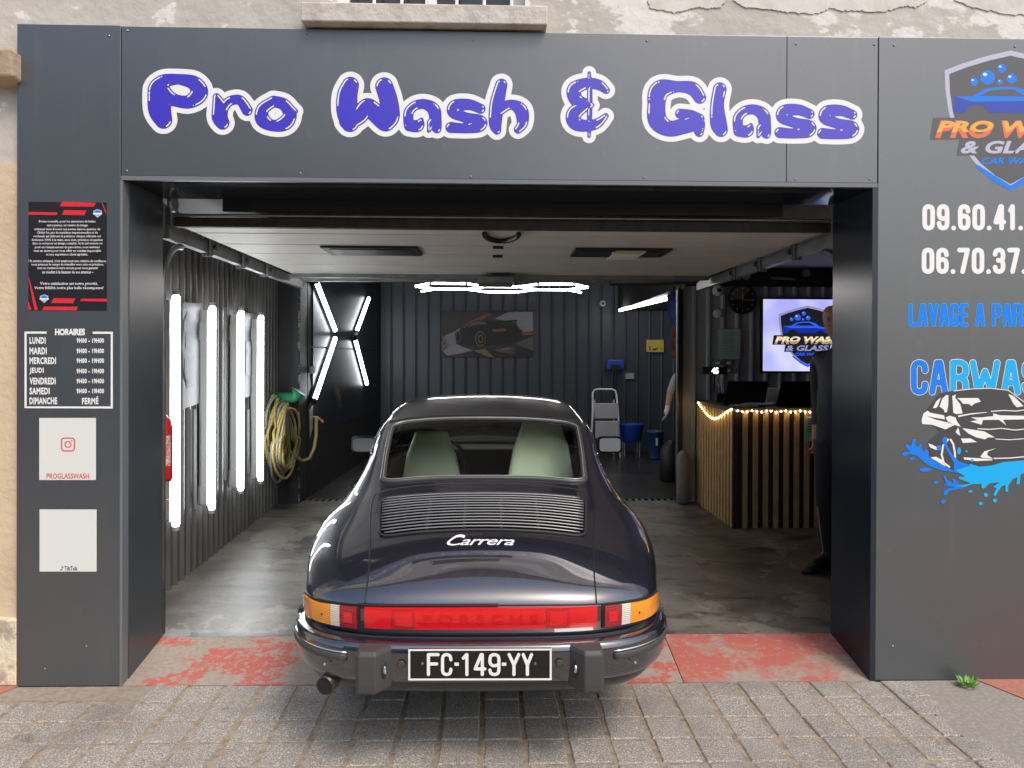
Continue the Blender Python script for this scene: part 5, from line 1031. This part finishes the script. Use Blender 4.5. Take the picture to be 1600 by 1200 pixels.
for s in (-1, 1):
    xa, xb = CX + s*.348, CX + s*.482; lo, hi = min(xa, xb), max(xa, xb); inn = xa
    gd = MB()
    yb_, ym = 3.06, 2.925
    # plan outline: inner side facet, flat rear face, outer edge
    plan = [(xa, yb_), (xa, 3.0), (xa + s*.055, ym), (xb - s*.012, ym+.002), (xb, ym+.02), (xb, yb_)]
    z = [(.352, .90), (.360, .98), (.39, 1), (.47, 1), (.502, .985), (.518, .90)]
    cxm, cym = (xa+xb)/2, 3.05
    vs = [(cxm + (x-cxm)*k, cym + (y-cym)*k, zz_) for zz_, k in z for x, y in plan]; n = len(plan)
    gd.add(vs, [(a*n+q, a*n+(q+1) % n, (a+1)*n+(q+1) % n, (a+1)*n+q) for a in range(len(z)-1) for q in range(n)] + [tuple(range(n)), tuple((len(z)-1)*n+q for q in range(n))])
    go = gd.build('bumper_guard', 'guard', bp, bevel=.012)
    for p_ in go.data.polygons: p_.use_smooth = False
    fc_ = Vector((xa + s*.028, 2.963, .438)); nd = Vector((-s*.8, -.6, 0)).normalized()
    b = MB().lathe([(.026, -.004), (.026, .003), (.02, .007)], (0, 0, 0), (0, 0, 1), 20)
    rot = nd.to_track_quat('Z', 'Y').to_matrix(); up = Vector((0, 0, 1)); sd = up.cross(nd)
    MB().add([fc_ + sd*v[0]*.55 + up*v[1]*1.35 + nd*v[2] for v in map(Vector, b.v)], b.f).build('plate_lamp', 'rubber', bp); b2 = MB().lathe([(.016, .006), (.013, .011)], (0, 0, 0), (0, 0, 1), 16)
    MB().add([fc_ + sd*v[0]*.55 + up*v[1]*1.1 + nd*v[2] for v in map(Vector, b2.v)], b2.f).build('lamp_glass', 'chrome', bp)
    for dx in (.31, ): MB().lathe([(.016, 0), (.012, .006)], (CX + s*dx, 2.985, .45), (0, -1, 0), 14).build('bumper_bolt', 'guard', bp)
    MB().lathe([(.006, 0), (.004, .004)], (CX + s*.62, 3.04, .43), (s*.3, -1, 0), 8).build('bumper_bolt', 'alu', bp)
    # bellows at the bumper ends
    for k in range(4): MB().box(CX + s*.77, CX + s*.822, 3.42+k*.025, 3.435+k*.025, .50, .532).build('bellows', 'guard', bp, bevel=.004)
# plate
YP = 2.972
def PP(px, py, y): q_ = onY(px, py, YP); return Vector((q_.x, y, q_.z))
pt_ = MB().prism([PP(638,1014,YP), PP(862,1013,YP), PP(862,1062.5,YP), PP(638,1063,YP)], (0, .012, 0)).build('number_plate', 'plate', car, bevel=.004); pt_['base'] = car['base']
def fpx(l, y): return [PP(a, b_, y) for a, b_ in l]
ob_ = [(638,1014),(862,1013),(862,1062.5),(638,1063)]; ib_ = [(641,1017),(859,1016),(859,1059.5),(641,1060)]
MB().add(fpx(ob_, YP-.0015) + fpx(ib_, YP-.0015), [(k, (k+1) % 4, (k+1) % 4+4, k+4) for k in range(4)]).build('plate_border', 'platew', pt_, fix=False)
for ch, x0, x1 in (('F',667,687),('C',689,707),('1',721,736),('4',740,760),('9',763,782),('Y',793,813),('Y',815,833)): glyph(ch, (x0, 1020, x1, 1056), 2.5, YP-.002, 'platew', pt_, 'character', PP)
for x in (710, 784): MB().poly(fpx([(x,1035),(x+7,1035),(x+7,1040),(x,1040)], YP-.002)).build('dash', 'platew', pt_, fix=False)
for x in (660, 836): MB().lathe([(.006, 0), (.004, .004)], PP(x, 1037, YP), (0, -1, 0), 10).build('plate_screw', 'galv', pt_)
# exhaust
e0 = onY(507, 1072, 3.07); ex_ = MB(); d = Vector((.3, 1, .06)).normalized()
ex_.lathe([(.036, .30), (.036, 0), (.031, -.002), (.031, .16)], e0, d, 24).build('exhaust_pipe', mat('sooty_steel', (.1, .085, .07), .4, .8), car, smooth=True); MB().lathe([(.0325, -.003), (.0300, -.003), (.0300, .12), (.001, .121)], e0, d, 24).build('exhaust_bore', 'black', car)
MB().box(CX-.45, CX+.45, 3.2, 3.5, .24, .40).build('silencer', 'trim', car, bevel=.03)
# arches and wheels
for s in (-1, 1):
    for yc, z0, tw in ((4.03, .35, .20), (6.3, .39, .18)):
        pts = []
        for k in range(41):
            a = math.pi*1.08 - k/40*math.pi*1.16; y, z = yc + .337*math.cos(a), .33 + .337*math.sin(a)
            row = np.argmin(abs(G[:, 90, 1]-y)); best = None
            jj = range(0, 60) if s < 0 else range(121, 181)
            dd = [((G[i, j, 1]-y)**2 + (G[i, j, 2]-z)**2, i, j) for j in jj for i in range(0, NRf, 3)]
            _, i, j = min(dd); pts.append((G[i, j, 0] + s*.004, y, z))
        MB().tube(pts, .011, 8).build('arch_lip', 'paint', car, smooth=True)
        wx = CX + s*.70; gz = 0.055 if yc < 5 else FZ
        wh = MB().lathe([(.20, -tw/2), (.27, -tw/2-.004), (.305, -tw/2+.02), (.312, -tw/2+.05), (.312, tw/2-.05), (.305, tw/2-.02), (.27, tw/2+.004), (.20, tw/2)], (wx, yc, gz+.312), (1, 0, 0), 40).build('wheel', 'rubber', car, smooth=True); wh['base'] = car['base']
        MB().lathe([(.205, tw/2-.01), (.19, tw/2-.03), (.18, tw/2-.07), (.05, tw/2-.05), (.045, tw/2-.02), (.01, tw/2-.015)], (wx, yc, gz+.312), (s, 0, 0), 30).build('rim', 'rim', wh, smooth=True)
        for k in range(5):
            a = k*2*math.pi/5; dv = Vector((0, math.cos(a), math.sin(a))); MB().bar(Vector((wx + s*(tw/2-.03), yc, gz+.312)) + dv*.03, Vector((wx + s*(tw/2-.02), yc, gz+.312)) + dv*.19, .07, .02, (1, 0, 0)).build('spoke', 'rim', wh, bevel=.005)
        MB().box(CX + s*.52, CX + s*.55, yc-.36, yc+.36, .28, .72).build('arch_liner', 'trim', car)
# mirrors
for s, (xa, xb) in ((-1, (549, 591)), (1, (934, 972))):
    YM = 5.5; a, c = onY(xa, 682, YM), onY(xb, 708, YM); cm = (a+c)/2; hw, hh = (c.x-a.x)/2, (a.z-c.z)/2
    b = MB(); n = 28; rings = []
    for k_, dy in ((1.0, 0), (1.03, .02), (.9, .06), (.55, .085)):
        rings.append([cm + Vector((hw*k_*math.copysign(abs(math.cos(q))**.4, math.cos(q)), dy, hh*k_*math.copysign(abs(math.sin(q))**.4, math.sin(q)))) for q in [2*math.pi*i/n for i in range(n)]])
    b.add([p for r_ in rings for p in r_], [(i*n+q, i*n+(q+1) % n, (i+1)*n+(q+1) % n, (i+1)*n+q) for i in range(3) for q in range(n)] + [tuple(3*n+q for q in range(n))] + [tuple(range(n))])
    mo = b.build('wing_mirror', 'black', car, smooth=True); mo['base'] = car['base']
    tl_ = Vector((-.06*s, 0, 0)); g_ = [cm + Vector((hw*.86*math.copysign(abs(math.cos(q))**.35, math.cos(q)), -.003, hh*.80*math.copysign(abs(math.sin(q))**.35, math.sin(q)))) for q in [2*math.pi*i/n for i in range(n)]]
    g_ = [p + Vector((0, -(p.x-cm.x)*s*-.02, 0)) for p in g_]
    MB().poly(g_).build('mirror_glass', 'mirrorg', mo, fix=False)
    MB().tube([cm + Vector((-s*hw*.7, .05, -hh*.6)), Vector((CX + s*.69, YM+.12, .95))], .018, 8).build('mirror_foot', 'black', mo)
# antenna-like lock on the roof edge, gutter trims
MB().tube([S(7.2, c, .001) for c in np.linspace(-2.2, 2.2, 40)], .004, 6).build('roof_seam', 'black', car, smooth=True)
for s in (-1, 1): MB().tube([S(r, s*3.02, .003) for r in np.linspace(6.2, 10.9, 50)], .007, 6).build('rain_gutter', 'paint', car, smooth=True)
for s in (-1, 1): MB().tube([S(r, s*3.92, .002) for r in np.linspace(6.2, 10.5, 40)], .006, 6).build('window_trim', 'black', car, smooth=True)
for r_ in (7.42,):
    for s in (-1, 1): MB().tube([S(r_, s*c, .0) for c in np.linspace(3.1, 6.8, 30)], .003, 6).build('door_seam', 'black', car)
# cabin
cab = MB().box(CX-.62, CX+.62, 4.2, 5.95, .30, .34).build('cabin_floor', 'trim', car)
MB().hexa([(CX-.55, 3.95, .86), (CX+.55, 3.95, .86), (CX+.55, 4.45, .72), (CX-.55, 4.45, .72), (CX-.5, 3.96, .98), (CX+.5, 3.96, .98), (CX+.5, 4.45, .80), (CX-.5, 4.45, .80)]).build('parcel_shelf', 'trim', car)
for x in (-.33, .33):
    MB().box(CX+x-.2, CX+x+.2, 4.28, 4.34, .80, .93).build('rear_seat_back', 'leather', car, bevel=.02)
MB().hexa([(CX-.62, 5.75, .60), (CX+.62, 5.75, .60), (CX+.62, 6.1, .6), (CX-.62, 6.1, .6), (CX-.6, 5.8, .955), (CX+.6, 5.8, .955), (CX+.55, 6.05, .97), (CX-.55, 6.05, .97)]).build('dashboard', 'trim', car, bevel=.02)
for s in (-1, 1): MB().box(CX + s*.60, CX + s*.62, 4.45, 5.95, .34, .93).build('door_card', 'trim', car)
stw = [(CX-.33 + .19*math.cos(a), 5.45 + .06*math.sin(a), .88 + .18*math.sin(a)) for a in [2*math.pi*k/32 for k in range(32)]]
sw = MB().tube(stw, .013, 8, closed=True).build('steering_wheel', 'black', car, smooth=True)
MB().box(CX-.06, CX+.06, 4.6, 5.4, .34, .56).build('centre_tunnel', 'trim', car, bevel=.02)
def seat(px, Y, top_px, wt, wb):
    x = onY(px, 700, Y).x; zt = onY(px, top_px, Y).z
    b = MB(); rows = []; n = 16
    for f_, wv, th, dy in ((0, wb*.95, .09, -.0), (.25, wb, .11, .02), (.55, wb*.93, .105, .06), (.8, (wb+wt)/2, .08, .09), (.94, wt*1.08, .06, .11), (.99, wt*.98, .05, .115), (1.0, wt*.8, .02, .118)):
        z = .42 + (zt-.42)*f_
        for q in range(n):
            a = 2*math.pi*q/n; cx_, sy_ = math.copysign(abs(math.cos(a))**.3, math.cos(a)), math.copysign(abs(math.sin(a))**.45, math.sin(a))
            rows.append((x + wv/2*cx_, Y - dy + th/2*sy_, z))
    b.add(rows, [(i*n+q, i*n+(q+1) % n, (i+1)*n+(q+1) % n, (i+1)*n+q) for i in range(6) for q in range(n)] + [tuple(range(n)), tuple(6*n+q for q in range(n))])
    st = b.build('seat', 'leather', car, smooth=True); st['base'] = car['base']
    MB().box(x-wb/2, x+wb/2, Y, Y+.5, .38, .50).build('cushion', 'leather', st, bevel=.04); MB().tube([(x + wb/2+.012, Y-.03, .75), (x + wb/2+.006, Y-.05, .86)], .012, 6).build('recliner', 'black', st)
seat(676, 4.98, 671, .215, .42); seat(844, 4.78, 656, .24, .45)

# ================================================================== people
def skinned(name, verts, edges, root, m_of, parent):
    me = bpy.data.meshes.new(name); me.from_pydata([v[:3] for v in verts], edges, []); ob = bpy.data.objects.new(name, me); C.objects.link(ob)
    md = ob.modifiers.new('skin', 'SKIN'); md.use_smooth_shade = True
    sk = me.skin_vertices[0].data
    for i, v in enumerate(verts): sk[i].radius = (v[3], v[4] if len(v) > 4 else v[3]); sk[i].use_root = (i == root)
    sb = ob.modifiers.new('sub', 'SUBSURF'); sb.levels = 2; sb.render_levels = 2
    dg = bpy.context.evaluated_depsgraph_get(); dg.update()
    m2 = bpy.data.meshes.new_from_object(ob.evaluated_get(dg)); bpy.data.objects.remove(ob)
    o = bpy.data.objects.new(name, m2); C.objects.link(o); m2.materials.clear(); names = []
    for p in m2.polygons:
        k = m_of(p.center)
        if k not in names: names.append(k); m2.materials.append(M[k])
        p.material_index = names.index(k); p.use_smooth = True
    put(o, parent); return o
def figure(loc, height, yaw, label, arms, coat, head_pitch=.0, sleeve_cut=None):
    g = thing('person', label, 'person', loc); s = height/1.8; ca, sa = math.cos(yaw), math.sin(yaw)
    def W(x, y, z): return Vector((loc[0] + (x*ca - y*sa)*s, loc[1] + (x*sa + y*ca)*s, loc[2] + z*s))
    V = []; E_ = []
    def add(p, r, r2=None): V.append((*W(*p), r*s, (r2 or r)*s)); return len(V)-1
    pel = add((0, 0, .95), .16, .12); bel = add((0, 0, 1.1), .15, .115); che = add((0, .01, 1.3), .18, .125); nb = add((0, 0, 1.46), .075, .07); nk = add((0, -.01, 1.53), .055, .055); E_ += [(pel, bel), (bel, che), (che, nb), (nb, nk)]
    hd0 = add((0, -.03 - head_pitch*.03, 1.60), .078, .088); hd1 = add((0, -.025 - head_pitch*.05, 1.68), .090, .108); hd2 = add((0, -.015 - head_pitch*.05, 1.755), .078, .094); E_ += [(nk, hd0), (hd0, hd1), (hd1, hd2)]
    for sx in (-1, 1):
        hp = add((sx*.095, 0, .88), .10, .105); kn = add((sx*.11, -.02, .49), .068); an = add((sx*.11, .02, .09), .045); to = add((sx*.125, -.14, .035), .038, .03); E_ += [(pel, hp), (hp, kn), (kn, an), (an, to)]
        shd = add((sx*.19, .0, 1.42), .07); E_.append((che, shd)); pr = shd
        for p, r in arms[sx]:
            q = add(p, r); E_.append((pr, q)); pr = q
    hz = [W(*arms[sx][-1][0]) for sx in (-1, 1)]
    wz = [W(*arms[sx][-2][0]) for sx in (-1, 1)]; el = [W(*arms[sx][0][0]) for sx in (-1, 1)]
    def mo(c):
        c = Vector(c); z = (c.z-loc[2])/s
        for h_, w_, e_ in zip(hz, wz, el):
            ax = (h_-e_).normalized(); d = (c-e_).dot(ax); lat = ((c-e_) - ax*d).length
            if lat < .11*s and d > (w_-e_).length*.86: return arms['hand']
            if sleeve_cut is not None and lat < .10*s and d > sleeve_cut: return 'skin'
        if z > 1.5: return 'skin'
        if z < .10: return 'black'
        return coat if z > .86 else 'trousers'
    bo = skinned('body', V, E_, pel, mo, g); bo['base'] = g['base']
    # fingers and thumb, rooted inside the palm
    for sx in (-1, 1):
        h_, w_ = W(*arms[sx][-1][0]), W(*arms[sx][-2][0]); d = (h_-w_).normalized(); sd = d.cross(Vector((ca, sa, 0))).normalized(); inw = sd.cross(d)
        for k, (off, ln_) in enumerate(((-.028, .062), (-.009, .072), (.010, .068), (.027, .052))):
            a = h_ + sd*off*s - d*.02; MB().tube([a, a + d*(.03+ln_*.4)*s, a + d*(.03+ln_*.75)*s + inw*.012*sx, a + d*(.03+ln_)*s + inw*.03*sx], [.0095*s, .009*s, .008*s, .006*s], 8).build('finger', arms['hand'], bo, smooth=True)
        a = h_ - sd*.03*s - d*.04; MB().tube([a, a - sd*.03*s + d*.03, a - sd*.035*s + d*.065], [.012*s, .010*s, .007*s], 8).build('thumb', arms['hand'], bo, smooth=True)
        f = W(sx*.12, -.06, .045); fw = (W(0, -1, 0)-W(0, 0, 0)).normalized(); sdv = fw.cross(Vector((0, 0, 1)))
        prof = [(-.12, .035, .05), (-.09, .042, .085), (0, .045, .085), (.08, .05, .06), (.13, .042, .045), (.16, .02, .03)]; b = MB(); n = 14; vs = []
        for t_, w_r, hh in prof:
            for q in range(n):
                an_ = 2*math.pi*q/n; vs.append(f + fw*t_*s + sdv*w_r*s*math.cos(an_) + Vector((0, 0, max(-.045*s + .002, (hh*.5*math.sin(an_) + hh*.5-.045)*s))))
        b.add(vs, [(i*n+q, i*n+(q+1) % n, (i+1)*n+(q+1) % n, (i+1)*n+q) for i in range(len(prof)-1) for q in range(n)] + [tuple(range(n)), tuple((len(prof)-1)*n+q for q in range(n))]); b.build('shoe', 'black', bo, smooth=True)
    # face: nose, eyes, brows, mouth, ears
    hp_ = head_pitch
    def Hd(x, y, z): return W(x*.9, y*.86-.022-hp_*.05, z-.015)
    MB().tube([Hd(0, -.078, 1.71), Hd(0, -.100, 1.672), Hd(0, -.088, 1.66)], [.009*s, .015*s, .010*s], 8).build('nose', 'skin', bo, smooth=True)
    for sx in (-1, 1):
        MB().lathe([(.001, -.010*s), (.010*s, -.004*s), (.010*s, .004*s), (.001, .010*s)], Hd(sx*.030, -.080, 1.705), (0, 0, 1), 10).build('eye', 'black', bo, smooth=True)
        MB().tube([Hd(sx*.012, -.090, 1.722), Hd(sx*.048, -.080, 1.722)], .005*s, 6).build('brow', 'brown', bo)
        MB().tube([Hd(sx*.074, .015, 1.715), Hd(sx*.083, .03, 1.70), Hd(sx*.080, .022, 1.665), Hd(sx*.073, .01, 1.66)], [.01*s, .016*s, .013*s, .007*s], 8).build('ear', 'skin', bo, smooth=True)
    MB().tube([Hd(-.025, -.080, 1.632), Hd(0, -.088, 1.633), Hd(.025, -.080, 1.632)], .005*s, 6).build('mouth', 'brown', bo)
    return g
# man in the dark jacket beside the right jamb
A1 = {-1: [((-.23, .05, 1.16), .05), ((-.23, .04, .92), .036), ((-.23, .03, .84), .034)], 1: [((.23, .05, 1.16), .05), ((.23, .04, .92), .036), ((.23, .03, .84), .034)], 'hand': 'skin'}
figure((2.56, 5.5, FZ), 2.02, R(-62), 'bald man in a dark jacket half hidden behind the right jamb', A1, 'jacket', .8)
# worker behind the partition, arm hanging out
A2 = {-1: [((-.27, .0, 1.2), .048), ((-.31, -.05, .98), .034), ((-.33, -.08, .90), .034)], 1: [((.26, .02, 1.18), .048), ((.25, -.08, .96), .034), ((.25, -.12, .88), .034)], 'hand': 'glove'}
figure((2.50, 9.5, FZ), 1.74, R(-10), 'worker mostly hidden behind the partition with one white gloved arm showing', A2, 'shirt', .3, .03)
o = MB().lathe([(.12, 0), (.14, .02), (.13, .42), (.05, .5), (.03, .52)], (2.3, 9.75, FZ+.001), (0, 0, 1), 18).build('black_canister', 'black', smooth=True); tag(o, 'black canister on the wash bay floor beside the worker', 'canister')

# ================================================================== houses across the street (seen only in reflections)
def house(x0, x1, h, m, label, seed):
    r_ = random.Random(seed); g = thing('street_house', label, 'house', ((x0+x1)/2, -11.5, 0)); MB().box(x0, x1, -18, -11.0, -.012, h).build('wall', m, g)
    MB().box(x0-.05, x1+.05, -18.1, -10.8, h, h+.25).build('cornice', 'stone', g)
    nwin = int((x1-x0)/2.2)
    for fl in range(int(h/3)):
        for k in range(nwin):
            cx = x0 + (k+.5)*(x1-x0)/nwin; z = .9 + fl*3.0
            wf = MB().box(cx-.6, cx+.6, -10.998, -10.93, z, z+1.6).build('window', 'white', g); wf['base'] = g['base']; MB().box(cx-.5, cx+.5, -10.929, -10.92, z+.1, z+1.5).build('pane', 'wglass', wf)
    dx = (x0+x1)/2; MB().box(dx-.55, dx+.55, -10.9, -10.85, 0, 2.2).build('door', 'navy', g)
house(-16, -7.2, 8.6, 'opp1', 'pale house across the street to the left', 1); house(-7, 0.4, 7.4, 'opp2', 'grey house across the street behind the photographer', 2);
